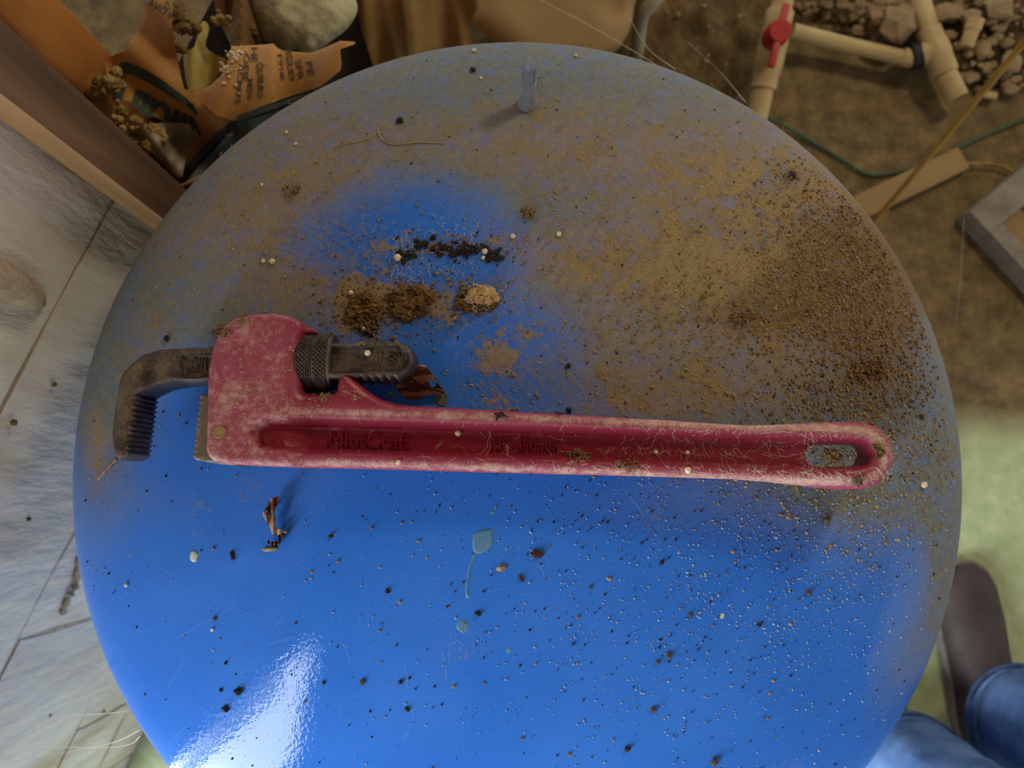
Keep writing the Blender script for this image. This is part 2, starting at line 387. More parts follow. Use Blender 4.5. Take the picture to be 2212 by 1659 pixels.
# floor: painted concrete with dirt drifted over the far part
def floor_material():
    t = NT('floor_concrete'); a = t.attr('dirt'); n1 = t.noise(5, 8, rough=.65); n2 = t.noise(40, 6)
    c = t.mix(t.rng(n2, .3, .7), lin((150, 166, 118)), lin((178, 188, 146)))
    d = t.mix(t.rng(t.noise(26, 8, rough=.7), .36, .62), lin((130, 110, 68)), lin((84, 70, 42)))
    f = t.rng(t.math('ADD', a, t.math('MULTIPLY', t.math('SUBTRACT', n1, .5), .9)), .3, .7)
    t.set(Base_Color=t.mix(f, c, d), Roughness=.8)
    return t.set(Normal=t.bump(t.noise(60, 6), .5, .004))
nx, ny = 90, 90
gx = np.linspace(-1.4, 2.2, nx); gy = np.linspace(-1.9, 1.9, ny)
V = [(x, y, 0.0) for y in gy for x in gx]
Fc = [(j * nx + i, j * nx + i + 1, (j + 1) * nx + i + 1, (j + 1) * nx + i) for j in range(ny - 1) for i in range(nx - 1)]
fl = mesh_obj('floor', V, Fc, floor_material(), kind='structure', origin=(0, 0, 0))
at = fl.data.attributes.new('dirt', 'FLOAT', 'POINT')
vv = np.array(V); at.data.foreach_set('value', sstep(vv[:, 1], -.02, .22))

# left wall: white-painted concrete blocks, recessed mortar, running from the stud to the doorway
wl = thing('wall_left', None, None, wallp(0, 0)); wl['kind'] = 'structure'
ZJ = [0.0, .115, CAMZ - .37 * F / 610, CAMZ - .37 * F / 803, CAMZ - .37 * F / 1074, 1.02, 1.24, 1.46]
def plan(px, py, dist):
    v = Vector(ray(px, py)); v.z = 0; return v.normalized() * dist
A = plan(200, 401, .372); B = plan(200, 355, .352); C = plan(195, 220, .362)      # corners of the stud at the end of the wall
S0, S1 = A.dot(WA) - .004, .77
ax = (WA, Vector((0, 0, 1)), WN)
V, Fc = box(wallp((S0 + S1) / 2, .73, .0985), S1 - S0, 1.46, .19, ax)
mesh_obj('mortar_bed', V, Fc, M['mortar'], wl)
cuts = {0: [.30, .62], 1: [.12, .50], 2: [.33, .66], 3: [.42, .62], 4: [.112, .42], 5: [.255, .55], 6: [.10, .45]}
def block_piece(s0, s1, z0, z1):
    nxb, nzb = 6, 4; g = .0022; V, Fc = [], []
    for j in range(nzb + 1):
        for i in range(nxb + 1):
            s = s0 + g + (s1 - s0 - 2 * g) * i / nxb; z = z0 + g + (z1 - z0 - 2 * g) * j / nzb
            e = .0025 if i in (0, nxb) or j in (0, nzb) else 0
            s += random.uniform(-.0025, .0025) * (i not in ()) ; z += random.uniform(-.002, .002)
            V.append(tuple(wallp(s, z, e + random.uniform(-.0012, .0012))))
    Fc = [(j * (nxb + 1) + i, j * (nxb + 1) + i + 1, (j + 1) * (nxb + 1) + i + 1, (j + 1) * (nxb + 1) + i) for j in range(nzb) for i in range(nxb)]
    ring = list(range(nxb + 1)) + [(j + 1) * (nxb + 1) - 1 for j in range(1, nzb + 1)] + [nzb * (nxb + 1) + i for i in range(nxb - 1, -1, -1)] + [j * (nxb + 1) for j in range(nzb - 1, 0, -1)]
    n = len(V); V += [tuple(Vector(V[i]) + WN * .03) for i in ring]
    for k in range(len(ring)):
        k2 = (k + 1) % len(ring); Fc.append((ring[k2], ring[k], n + k, n + k2))
    return fix_normals(V, Fc)
for k in range(7):
    ss = [S0] + cuts[k] + [S1]
    for a, b in zip(ss[:-1], ss[1:]):
        V, Fc = block_piece(a, b, ZJ[k], ZJ[k + 1]); mesh_obj('block', V, Fc, M['block'], wl, 35)
# squeezed-out mortar ridge at the left edge, small crumbs of mortar
q = spline([PW(-60, 570, .002), PW(-10, 596, -.001), PW(30, 618, -.002), PW(62, 640, -.001), PW(84, 655, .006)], 5)
V, Fc = tube(q, [.0115 * (1 - .75 * (i / len(q)) ** 4) for i in range(len(q))], 14)
mesh_obj('mortar_ridge', V, Fc, M['mortar'], wl, 60)
q = spline([PW(172, 1205, -.002), PW(165, 1260, -.004), PW(150, 1290, -.004), PW(135, 1325, -.002)], 5)
V, Fc = tube(q, [.003 + .0015 * math.sin(i * 2.3) for i in range(len(q))], 6); mesh_obj('mortar_ridge', V, Fc, M['mortar'], wl, 60)
V, Fc = box(wallp(S1 + .05, .74, .10), .09, 1.48, .2, ax, .004)
mesh_obj('door_jamb', V, Fc, M['stud'], wl)
V, Fc = box(wallp(1.62, .90, .10), .20, 1.80, .2, ax, .004); mesh_obj('door_jamb', V, Fc, M['stud'], wl)
V, Fc = box(wallp(1.19, 1.79, .10), 1.04, .10, .2, ax, .004); mesh_obj('door_lintel', V, Fc, M['stud'], wl)

# ceiling: boards on joists, out of view above the camera
ce = thing('ceiling', None, None, (0, 0, 2.1)); ce['kind'] = 'structure'
V, Fc = box((.4, .2, 2.16), 5.2, 5.2, .03); mesh_obj('ceiling_boards', V, Fc, M['stud'], ce)
for i in range(9):
    V, Fc = box((-2.0 + i * .6, .2, 2.05), .045, 5.2, .19); mesh_obj('joist', V, Fc, M['stud'], ce)

# plywood sheathing behind the stud (upper left)
V, Fc = box(wallp(-.150, .70, .115), .094, 1.40, .016, ax, .001); mesh_obj('plywood_panel', V, Fc, M['ply'], wl)

# ================================================================== THE TANK
tank = thing('pressure_tank', 'large round blue enamelled pressure tank with a dusty domed top under the red wrench', 'tank', (TC[0], TC[1], 0))
NR, NS = 300, 560
rr = np.sin(np.linspace(0, math.pi / 2, NR)); zz = TB * np.cos(np.linspace(0, math.pi / 2, NR))
# even out the ring spacing in plan near the centre
rr = np.linspace(0, 1, NR) ** .9; rr[-40:] = np.sin(np.linspace(math.asin(rr[-40]), math.pi / 2, 40)); zz = TB * np.sqrt(np.clip(1 - rr ** 2, 0, 1))
th = np.linspace(0, 2 * math.pi, NS, endpoint=False)
Vd = [np.array([[TC[0], TC[1], ZT]])]
for r, z in zip(rr[1:], zz[1:]):
    Vd.append(np.column_stack([TC[0] + TA * r * np.cos(th), TC[1] + TA * r * np.sin(th), np.full(NS, ZT - TB + z)]))
body = [(TA, .60), (TA + .003, .595), (TA + .003, .575), (TA, .57), (TA, .14), (TA * .97, .10), (TA * .90, .07)]
for r, z in body: Vd.append(np.column_stack([TC[0] + r * np.cos(th), TC[1] + r * np.sin(th), np.full(NS, z)]))
Vd = np.vstack(Vd); Fc = [(0, 1 + i, 1 + (i + 1) % NS) for i in range(NS)]
for k in range(NR - 2 + len(body)):
    a = 1 + k * NS
    Fc += [(a + i, a + NS + i, a + NS + (i + 1) % NS, a + (i + 1) % NS) for i in range(NS)]
sh = mesh_obj('tank_shell', Vd, Fc, M['dome'], tank, 60)
def field(px, blobs):
    out = np.zeros(len(px))
    for b in blobs:
        x, y, sx, sy, w = b[:5]; an = math.radians(b[5]) if len(b) > 5 else 0
        dx, dy = px[:, 0] - x, px[:, 1] - y; u = dx * math.cos(an) + dy * math.sin(an); v = -dx * math.sin(an) + dy * math.cos(an)
        out = out + w * np.exp(-.5 * ((u / sx) ** 2 + (v / sy) ** 2))
    return out
FILM = [(210, 900, 55, 170, .55), (330, 560, 120, 160, .45, -50), (560, 300, 240, 75, .75, -33), (850, 180, 260, 70, .65, -10), (1150, 170, 220, 80, .5), (1480, 240, 180, 90, .5, 25),
        (1760, 330, 220, 120, .85, 40), (1500, 450, 300, 150, .5), (1730, 620, 260, 200, .8), (1970, 800, 100, 220, .75, 15), (1300, 600, 260, 90, .3), (700, 430, 220, 90, .35, -20), (640, 660, 130, 60, .4),
        (480, 620, 130, 120, .35), (1000, 790, 250, 70, .2), (1500, 830, 260, 70, .45), (1850, 1000, 150, 70, .5), (2050, 1100, 40, 200, .65), (1990, 1380, 40, 120, .35, 30), (300, 780, 110, 110, .3),
        (1150, 350, 200, 80, .25), (1020, 520, 220, 40, -.25), (1420, 190, 70, 45, -.35), (960, 420, 130, 50, -.2), (340, 1050, 60, 60, .12), (1700, 1080, 260, 60, .14), (820, 1010, 400, 30, -.2)]
PATCH = [(1060, 820, 50, 60, .42, 20), (1090, 760, 40, 40, .35), (1270, 740, 200, 90, .36), (720, 600, 150, 45, .45, -15), (880, 655, 70, 45, .6), (775, 690, 45, 60, .6), (1480, 400, 260, 160, .36),
         (1750, 480, 190, 130, .5), (1800, 750, 200, 130, .4), (450, 520, 180, 110, .32), (640, 400, 160, 80, .38, -25), (1080, 300, 260, 80, .36), (1330, 560, 170, 45, .5), (240, 1000, 45, 70, .38),
         (430, 1110, 30, 50, .3), (540, 1060, 30, 30, .3), (1420, 1120, 30, 40, .32), (1560, 1040, 90, 20, .3), (980, 660, 80, 40, .3), (1250, 880, 200, 20, .38), (640, 210, 150, 60, .22, -30), (940, 520, 160, 25, .3),
         (1580, 620, 140, 60, .4), (1010, 1390, 60, 40, .22), (1480, 840, 150, 40, .3), (200, 950, 20, 100, .3), (330, 760, 70, 80, .3)]
FILM += [(1000, 420, 420, 230, .30), (420, 480, 160, 200, .25), (1700, 520, 260, 260, .35), (1150, 170, 420, 70, .25), (640, 280, 260, 90, .3, -33), (1560, 640, 220, 160, .3)]
FILM += [(1130, 740, 210, 80, -.32), (820, 440, 190, 60, -.2), (960, 582, 100, 16, -.6), (640, 540, 90, 50, -.15), (1080, 860, 200, 30, -.15), (960, 780, 70, 60, -.2), (430, 850, 50, 50, -.3), (720, 470, 200, 80, -.07), (480, 660, 150, 60, -.12), (760, 560, 380, 170, -.13), (1230, 620, 200, 120, -.10), (420, 760, 160, 120, -.15), (1420, 200, 120, 60, -.15)]
CRUMB = [(1830, 540, 110, 110, .72, 30), (1900, 700, 80, 130, .5), (1860, 880, 110, 90, .45), (1600, 690, 160, 50, .45, -8), (960, 535, 90, 22, .6, -5), (885, 655, 45, 35, .5), (780, 680, 35, 45, .5), (1340, 560, 130, 25, .4), (1780, 640, 150, 60, .4)]
pv = proj(Vd)
for nm, bl in (('film', FILM), ('patch', PATCH), ('crumb', CRUMB)):
    a = sh.data.attributes.new(nm, 'FLOAT', 'POINT'); a.data.foreach_set('value', np.clip(field(pv, bl), 0, 1).astype(np.float32))
# ring foot
V, Fc = tube([(TC[0], TC[1], 0), (TC[0], TC[1], .10)], TA * .88, 64); mesh_obj('tank_base', V, Fc, M['base'], tank, 40)
# air valve with ribbed cap
bp = D(1140, 226); ndir = (P(1137, 127, .79) - bp).normalized()
tipd = dome_n(bp.x, bp.y); ndir = (tipd * .75 + Vector((0.0, .15, .62))).normalized()
vl = .036
for L in (.030, .034, .038, .042, .046, .05, .054):
    e = proj([tuple(bp + ndir * L)])[0]
    if e[1] <= 126: vl = L; break
    vl = L
def lathe(base, axis, prof, seg, rib=0.0, nrib=0, ribrange=(0, 0)):
    axis = Vector(axis).normalized(); a = axis.orthogonal().normalized(); b = axis.cross(a); V, Fc = [], []
    for h, r in prof:
        for k in range(seg):
            w = 2 * math.pi * k / seg; q = r
            if nrib and ribrange[0] <= h <= ribrange[1]: q = r - rib * (.5 + .5 * math.cos(nrib * w))
            V.append(tuple(Vector(base) + axis * h + (a * math.cos(w) + b * math.sin(w)) * q))
    n = len(prof)
    for i in range(n - 1):
        for k in range(seg):
            k2 = (k + 1) % seg; Fc.append((i * seg + k, i * seg + k2, (i + 1) * seg + k2, (i + 1) * seg + k))
    Fc.append(list(range(seg))[::-1]); Fc.append([(n - 1) * seg + k for k in range(seg)])
    return V, Fc
k = vl / .046
V, Fc = lathe(bp - tipd * .003, ndir, [(0, .0070), (.006 * k, .0068), (.009 * k, .0058), (.016 * k, .0048), (.022 * k, .0046)], 24)
stem = mesh_obj('valve_stem', V, Fc, M['cap'], tank, 40)
V, Fc = lathe(bp - tipd * .003, ndir, [(.0225 * k, .0044), (.023 * k, .0052), (.026 * k, .0052), (.0265 * k, .0048), (.027 * k, .0050), (.040 * k, .0050), (.042 * k, .0046), (.049 * k, .0014)], 72, .0009, 12, (.0268 * k, .041 * k))
mesh_obj('valve_cap', V, Fc, M['cap'], tank, 40)
# dried drip and ring stains, scratches in the paint
def dome_plate(poly, h, step=3, smooth=True):
    poly = smooth_poly(poly, 4) if smooth else poly
    V, T, be = plate2d(poly, step); n = len(V)
    B = np.array([tuple(D(a, b)) for a, b in V]); N = np.array([tuple(dome_n(x, y)) for x, y in B[:, :2]])
    d = seg_dist(V, poly); top = B + N * (h * np.clip(d / 3 + .15, 0, 1))[:, None]
    return np.vstack([top, B - N * .0004]), [tuple(int(i) for i in t) for t in T] + [tuple(int(i) + n for i in t[::-1]) for t in T] + [(b, a, a + n, b + n) for a, b in be]
V, Fc = dome_plate([(1020, 1170), (1024, 1152), (1040, 1145), (1058, 1143), (1076, 1141), (1064, 1148), (1065, 1165), (1060, 1182), (1047, 1192), (1030, 1196), (1022, 1187)], .0006)
dr = mesh_obj('dried_drip', V, Fc, M['drip'], tank, 60)
V, Fc = dome_plate([(1023, 1192), (1031, 1196), (1024, 1205), (1016, 1230), (1013, 1250), (1010, 1276), (1016, 1285), (1012, 1293), (1006, 1288), (1006, 1262), (1012, 1225), (1019, 1205)], .0005, 2.5)
mesh_obj('drip_tail', V, Fc, M['drip'], dr, 60)
circ = lambda x, y, r, n=12: [(x + r * math.cos(i * 2 * math.pi / n), y + r * math.sin(i * 2 * math.pi / n)) for i in range(n)]
for x, y, r in ((1000, 1352, 14), (1065, 1107, 5), (282, 1199, 4), (1100, 1405, 6)):
    V, Fc = dome_plate(circ(x, y, r), .0003, 3); mesh_obj('dried_drop', V, Fc, M['drip'], tank, 60)
SCR = [[(368, 1636), (372, 1600), (395, 1575), (430, 1552), (460, 1525), (500, 1513)], [(380, 1380), (430, 1350), (470, 1330), (510, 1305)], [(360, 1490), (390, 1440), (400, 1425)],
       [(580, 1392), (620, 1380), (640, 1374)], [(735, 1385), (750, 1405), (758, 1440)], [(740, 1515), (735, 1545), (725, 1560), (690, 1580)], [(585, 1372), (598, 1350), (610, 1336)],
       [(875, 1440), (880, 1470), (876, 1500)], [(890, 1530), (893, 1560), (870, 1600)], [(955, 1405), (962, 1440), (965, 1470)], [(970, 1410), (972, 1435)], [(515, 1457), (530, 1450), (545, 1444)],
       [(760, 1660), (768, 1630), (770, 1612)], [(640, 1625), (648, 1650), (655, 1670)], [(1160, 1215), (1172, 1232), (1178, 1255)], [(1350, 1060), (1375, 1090), (1392, 1116)], [(1400, 1380), (1415, 1405)], [(330, 1240), (345, 1200), (350, 1180)]]
V, Fc = [], []
for s in SCR:
    q = spline([(a, b, 0) for a, b in s], 6); q = [D(v.x, v.y) for v in q]
    v, f = tube([p + dome_n(p.x, p.y) * .00002 for p in q], .00013, 4); V, Fc = merge((V, Fc), (v, f))
mesh_obj('scratches', V, Fc, M['scratch'], tank, None, 'stuff')

# ================================================================== THE WRENCH
ZM = .8155; WP = .830
wr = thing('pipe_wrench', 'long red dusty pipe wrench with dark iron jaws lying across the blue tank', 'wrench', (0.0, .03, .7995))
OUT = [(452, 846), (454, 800), (462, 757), (475, 726), (488, 706), (505, 692), (522, 686), (552, 681), (592, 679), (622, 683), (645, 692), (668, 704), (684, 716), (668, 719), (655, 722), (649, 735), (648, 790), (648, 838), (653, 847),
       (690, 849), (716, 848), (723, 841), (727, 818), (732, 806), (740, 803), (752, 807), (772, 825), (795, 845), (820, 860), (850, 870), (885, 874), (1000, 880), (1200, 892), (1400, 903), (1480, 908), (1560, 914), (1620, 917),
       (1680, 916), (1760, 911), (1850, 907), (1882, 909), (1912, 920), (1935, 945), (1944, 980), (1938, 1015), (1915, 1044), (1880, 1057), (1830, 1058), (1760, 1050), (1680, 1040), (1600, 1034), (1400, 1028), (1200, 1023), (1000, 1018),
       (800, 1012), (620, 1008), (500, 1003), (466, 996), (453, 985), (449, 970), (450, 930), (453, 865)]
CH = smooth_poly([(566, 934), (586, 925), (606, 922), (820, 927), (1036, 934), (1226, 940), (1480, 950), (1750, 957), (1860, 966), (1876, 984), (1860, 1002), (1760, 1006), (1620, 1001), (1480, 995), (1282, 985), (1036, 976), (800, 969), (606, 964), (570, 962), (558, 956), (556, 944)], 3)
HOLE = smooth_poly([(1772, 959), (1820, 957), (1868, 958), (1884, 968), (1889, 982), (1884, 996), (1870, 1004), (1820, 1007), (1776, 1006), (1762, 998), (1757, 983), (1762, 966)], 3)
CHW = 21.0
def handle_top(v, xy):
    sd = sdf(v, OUT) * .000266; x, y = v[:, 0], v[:, 1]
    xl = np.interp(y, [690, 711, 782, 886, 930, 1010], [652, 648, 602, 587, 590, 640]); head = 1 - np.clip((x - xl) / (660 - xl), 0, 1); lug = np.exp(-((x - 740) / 45) ** 2 - ((y - 830) / 40) ** 2)
    h = .0140 + .0060 * head + .001 * lug
    eye = sstep(x, 1640, 1800); R = .0042 * head + (1 - head) * (.0062 + .0032 * eye)
    u = np.clip(sd / R, 0, 1); h = h - R * (1 - np.sqrt(1 - (1 - u) ** 2)) * .95
    dc = -sdf(v, CH); yc = 943 + (x - 606) * .034; prof = 1 - sstep(dc, 0, np.where(y < yc, 25.0, 15.0))
    wb = sstep(y - (955 + (x - 600) * .023), -40, -5)
    h = h - .0098 * prof * (1 - .25 * eye)
    for hx, hy, hr in ((500, 957, 8), (556, 964, 12)):
        h = h - .0012 * np.exp(-((x - hx) ** 2 + (y - hy) ** 2) / hr ** 2)
    hd = np.maximum(-sdf(v, HOLE), 0) * .000266; h = h - .0035 * (1 - np.clip(hd / .004, 0, 1)) ** 2
    h = h + .0002 * np.array([noise.noise(Vector((a * .05, b * .05, 1))) for a, b in v])
    return ZM + h
def handle_bot(v, xy): return 2 * ZM - handle_top(v, xy)
V, Fc = relief(OUT, 4.5, handle_top, handle_bot, WP, [HOLE], [CH + CH[:1]])
hb = mesh_obj('handle_body', V, Fc, M['red'], wr, 50)
hp = proj(V); dch = -sdf(hp, CH); hx = hp[:, 0]
du = .74 * (1 - sstep(hx, 600, 660)) + sstep(hx, 600, 660) * (.30 + .62 * np.exp(-((dch - 34) / 13) ** 2) + .1 * sstep(hx, 1300, 1700))
du = np.where((dch < 4) & (hx > 560), .12 + .2 * sstep(hx, 1200, 1700), du)
at = hb.data.attributes.new('dust', 'FLOAT', 'POINT'); at.data.foreach_set('value', du.astype(np.float32))
def letters(s, x0, x1, y0, y1, z, m, parent, name='raised_lettering', rot=0.0, ext=.0006, bold=0.0, aspect=1.0):
    """lettering laid flat at world z, filling the pixel box"""
    c = P((x0 + x1) / 2, (y0 + y1) / 2, z); r = P(x1, (y0 + y1) / 2, z); w = 2 * (r - c).length
    V, Fc = text_mesh(s, .01, ext, bold); A = np.array(V); k = w / (A[:, 0].max() - A[:, 0].min())
    hh = (P((x0 + x1) / 2, y0, z) - P((x0 + x1) / 2, y1, z)).length; ky = hh / (A[:, 1].max() - A[:, 1].min())
    A[:, 0] = (A[:, 0] - (A[:, 0].max() + A[:, 0].min()) / 2) * k; A[:, 1] = (A[:, 1] - (A[:, 1].max() + A[:, 1].min()) / 2) * ky
    cs, sn = math.cos(rot), math.sin(rot); B = A.copy(); B[:, 0] = A[:, 0] * cs - A[:, 1] * sn + c.x; B[:, 1] = A[:, 0] * sn + A[:, 1] * cs + c.y; B[:, 2] = A[:, 2] + z
    return mesh_obj(name, B, Fc, m, parent)
zc = ZM + .0140 - .0098
letters('MintCraft', 712, 887, 936, 968, zc + .0002, M['red'], hb, ext=.0014, rot=-.03)
letters('18"-450mm', 1066, 1206, 948, 974, zc + .0002, M['red'], hb, ext=.0014, rot=-.03)
p = P(474, 934, ZM + .0198); V, Fc = lathe(p, (0, 0, 1), [(-.004, .0037), (.0008, .0037), (.0012, .0030)], 20); mesh_obj('rivet', V, Fc, mat('brass_rivet', (160, 128, 80), (130, 100, 60), 300, .6, .3), wr, 30)
# hook jaw
def zig(a, b, n, amp, nx, ny):
    out = []
    for i in range(n):
        t = i / n; t2 = (i + .55) / n
        out.append((a[0] + (b[0] - a[0]) * t, a[1] + (b[1] - a[1]) * t)); out.append((a[0] + (b[0] - a[0]) * t2 + nx * amp, a[1] + (b[1] - a[1]) * t2 + ny * amp))
    return out + [b]
JAW = [(650, 741), (480, 747), (400, 750), (338, 754), (306, 765), (281, 785), (263, 804), (249, 828), (240, 872), (235, 912), (234, 940), (240, 966), (248, 985), (258, 994)] \
    + zig((272, 986), (291, 853), 12, 6.5, 1, .14) + [(300, 846), (334, 832), (372, 824), (456, 820), (700, 817), (772, 816)] + zig((776, 813), (866, 812), 5, 9, 0, 1) + [(880, 803), (891, 788), (894, 772), (889, 754), (878, 742), (868, 738)] \
    + zig((864, 738), (768, 738), 5, 8, 0, -1) + [(740, 739)]
REC1 = smooth_poly([(392, 772), (405, 768), (470, 766), (640, 764), (640, 806), (470, 809), (402, 812), (391, 800)], 3)
REC2 = smooth_poly([(690, 754), (800, 752), (858, 752), (872, 760), (878, 774), (872, 788), (858, 796), (800, 797), (690, 798)], 3)
def jaw_top(v, xy):
    sd = np.maximum(sdf(v, JAW), 0) * .000266; x, y = v[:, 0], v[:, 1]
    R = .0028; u = np.clip(sd / R, 0, 1); h = .0135 - R * (1 - np.sqrt(1 - (1 - u) ** 2)) * .8
    h = h - .0035 * sstep(sdf(v, REC1), -5, 2) - .0038 * sstep(sdf(v, REC2), -7, 2)
    h = h + .0012 * sstep(x, 330, 300) * 1 - .0045 * (1 - sstep(x - (y - 800) * -.12, 238, 272)) * sstep(y, 790, 840)
    return ZM + h
V, Fc = relief(JAW, 4.0, jaw_top, lambda v, xy: 2 * ZM - jaw_top(v, xy) * 1.0, WP, [], [REC1 + REC1[:1], REC2 + REC2[:1]])
hj = mesh_obj('hook_jaw', V, Fc, M['iron'], wr, 40)
letters('18"', 820, 872, 763, 788, ZM + .0099, M['iron'], hj, ext=.0005, rot=-.05)
letters('G//115', 412, 472, 772, 802, ZM + .0101, M['iron'], hj, ext=.0006, rot=.03)
# heel jaw
HJ = zig((414, 990), (431, 850), 12, 4.5, -1, -.1) + [(462, 849), (520, 860), (520, 990), (505, 1006), (470, 1002), (420, 994)]
V, Fc = relief(HJ, 5, lambda v, xy: np.full(len(v), ZM + .0120) - .001 * (1 - np.clip(sdf(v, HJ) / 4, 0, 1)), lambda v, xy: np.full(len(v), ZM - .012), WP)
mesh_obj('heel_jaw', V, Fc, M['iron_grey'], wr, 30)
# knurled adjusting nut
c0 = P(651, 781, ZM); c1 = P(726, 783, ZM); axn = (c1 - c0); Ln = axn.length; axn.normalize()
ea = Vector((0, 0, 1)); eb = axn.cross(ea); nl, ns = 84, 300; V, Fc = [], []
for i in range(nl + 1):
    t = i / nl
    for j in range(ns):
        w = 2 * math.pi * j / ns; r = .0172
        e = min(t, 1 - t); r -= .0016 * (1 - min(e / .06, 1)) ** 2
        if .06 < t < .43 or .53 < t < .86:
            tt = t * Ln / .0026; ww = round(2 * math.pi * .0172 / .0026) * w / (2 * math.pi)
            kn = max(abs(((tt + ww) % 1) - .5), abs(((tt - ww) % 1) - .5)) * 2; r += .0005 - .0014 * kn ** 3
        if .455 < t < .50: r -= .0007
        if t > .88: r -= .0006
        V.append(tuple(c0 + axn * (t * Ln) + (ea * math.cos(w) + eb * math.sin(w)) * r))
for i in range(nl):
    for j in range(ns):
        j2 = (j + 1) % ns; Fc.append((i * ns + j, i * ns + j2, (i + 1) * ns + j2, (i + 1) * ns + j))
Fc.append(list(range(ns))); Fc.append([nl * ns + j for j in range(ns)][::-1])
V, Fc = fix_normals(V, Fc); mesh_obj('adjusting_nut', V, Fc, M['iron'], wr, 40)

# ================================================================== THE UPPER LEFT: stud, insulation, paper
def lerp(a, b, t): return a + (b - a) * t
# stud: corner angles read off the photo, at the end of the block wall
Dd = C * 1.2; E2 = A * 1.2
V = [(q.x, q.y, z) for z in (0.0, 1.62) for q in (A, B, C, Dd, E2)]
V, Fc = fix_normals(V, [(0, 1, 6, 5), (1, 2, 7, 6), (2, 3, 8, 7), (3, 4, 9, 8), (4, 0, 5, 9), (0, 1, 2, 3, 4), (5, 6, 7, 8, 9)])
st = mesh_obj('wall_stud', V, Fc, M['stud']); tag(st, 'upright brown wooden stud at the end of the white block wall', 'stud')
st.data.materials.append(M['stud_pale'])
for p_ in st.data.polygons:
    cz = p_.center + Vector(st.location)
    if abs((cz - (A + B) / 2).xy.length) < .012 and abs(p_.normal.z) < .5: p_.material_index = 1  # narrow face takes the paler wood colour
# kraft-faced insulation batt
ib = thing('insulation_batt', 'torn kraft-faced insulation batt with blue printing beside the stud', 'insulation', P(440, 260, .60))
def sheet(poly, zf, step=9, thick=.0012, lines=()):
    V, T, be = plate2d(poly, step, (), lines); n = len(V); z = zf(V)
    top = np.array([tuple(P(a, b, q)) for (a, b), q in zip(V, z)]); bot = np.array([tuple(P(a, b, q - thick)) for (a, b), q in zip(V, z)])
    return np.vstack([top, bot]), [tuple(int(i) for i in t) for t in T] + [tuple(int(i) + n for i in t[::-1]) for t in T] + [(b, a, a + n, b + n) for a, b in be]
def zA(v):
    v = np.asarray(v, float); x, y = v[:, 0], v[:, 1]
    z = .645 - (y - 200) * .00022 + (x - 350) * -.00005
    z = z + .010 * np.sin((x * .8 + y * .55) * .021) + .004 * np.sin((x - y) * .045)
    return z - .02 * sstep(x + y * .8, 690, 780)
KA = [(300, 62), (312, 20), (322, -30), (372, -30), (372, 60), (380, 110), (390, 160), (398, 192), (412, 196), (430, 192), (460, 215), (500, 250), (508, 262), (470, 300), (420, 355), (396, 382), (386, 376), (392, 345), (404, 300), (408, 268), (372, 268), (330, 250), (300, 225), (262, 214), (240, 205), (232, 170), (226, 128), (268, 110), (284, 84)]
V, Fc = sheet(KA, zA); kfa = mesh_obj('kraft_facing', V, Fc, M['kraft'], ib, 60)
def zB(v):
    v = np.asarray(v, float); x, y = v[:, 0], v[:, 1]
    ax_ = 175 - (x - 560) * .28; u = (y - ax_) / 75
    return .636 + .018 * np.sqrt(np.clip(1 - (u * .85) ** 2, 0, 1)) + .004 * np.sin(x * .06 + y * .02) - .022 * sstep(x, 590, 605) * (1 - sstep(x, 605, 760))
KB = [(418, 200), (455, 183), (475, 165), (490, 140), (500, 100), (540, 98), (562, 97), (590, 94), (600, 104), (612, 110), (640, 112), (672, 114), (705, 101), (735, 88), (768, 90), (765, 96), (735, 106), (738, 140), (735, 152), (712, 172), (690, 188), (620, 210), (560, 232), (508, 262), (470, 250), (440, 225)]
KH = [(690, 127), (700, 118), (716, 126), (702, 130)]
V, Fc = sheet(KB, zB, 8); kfb = mesh_obj('kraft_facing', V, Fc, M['kraft'], ib, 60)
def printed(poly, zf, m, parent, name='printed_mark', step=6, up=.0006, smooth=False):
    if smooth: poly = smooth_poly(poly, 4)
    V, Fc = sheet(poly, lambda v: zf(v) + up, step, .0005); return mesh_obj(name, V, Fc, m, parent, 60)
k_ = 280 / 1548.0; zz1 = lambda L: [(200 + a * k_, 100 + b * k_) for a, b in L]
printed(zz1([(300, 300), (340, 190), (420, 190), (560, 245), (700, 320), (860, 420), (1000, 530), (1130, 625), (1200, 700), (1250, 800), (1240, 830), (1190, 760), (1120, 705), (1000, 640), (880, 560), (740, 480), (600, 400), (450, 335)]), zA, M['ink'], kfa, 'printed_arc')
for L in ([(235, 420), (330, 420), (412, 460), (352, 640), (300, 690), (240, 640)], [(515, 512), (575, 520), (612, 545), (530, 755), (455, 720)], [(625, 548), (700, 590), (640, 790), (610, 835), (545, 770)],
          [(712, 600), (790, 650), (735, 770), (722, 850), (640, 830)], [(970, 748), (1045, 775), (1010, 1000), (915, 965)], [(1060, 790), (1135, 812), (1105, 1015), (1022, 1005)], [(1150, 825), (1195, 840), (1300, 1040), (1275, 1085), (1215, 960), (1190, 1030), (1130, 1010)]):
    printed(zz1(L), zA, M['ink'], kfa, 'printed_letter')
ring = zz1([(780, 652), (860, 662), (925, 740), (940, 830), (920, 920), (870, 945), (800, 905), (850, 890), (862, 800), (835, 735), (795, 715), (750, 760), (735, 790), (740, 700)])
printed(ring, zA, M['ink'], kfa, 'printed_letter')
printed([(508, 256), (512, 264), (470, 306), (420, 358), (398, 380), (392, 374), (420, 340), (465, 290)], zA, M['ink'], kfa, 'printed_band', up=.0012)
printed([(512, 250), (560, 234), (620, 214), (670, 198), (676, 202), (620, 224), (560, 246), (514, 264)], zB, M['ink'], kfb, 'printed_band', up=.002)
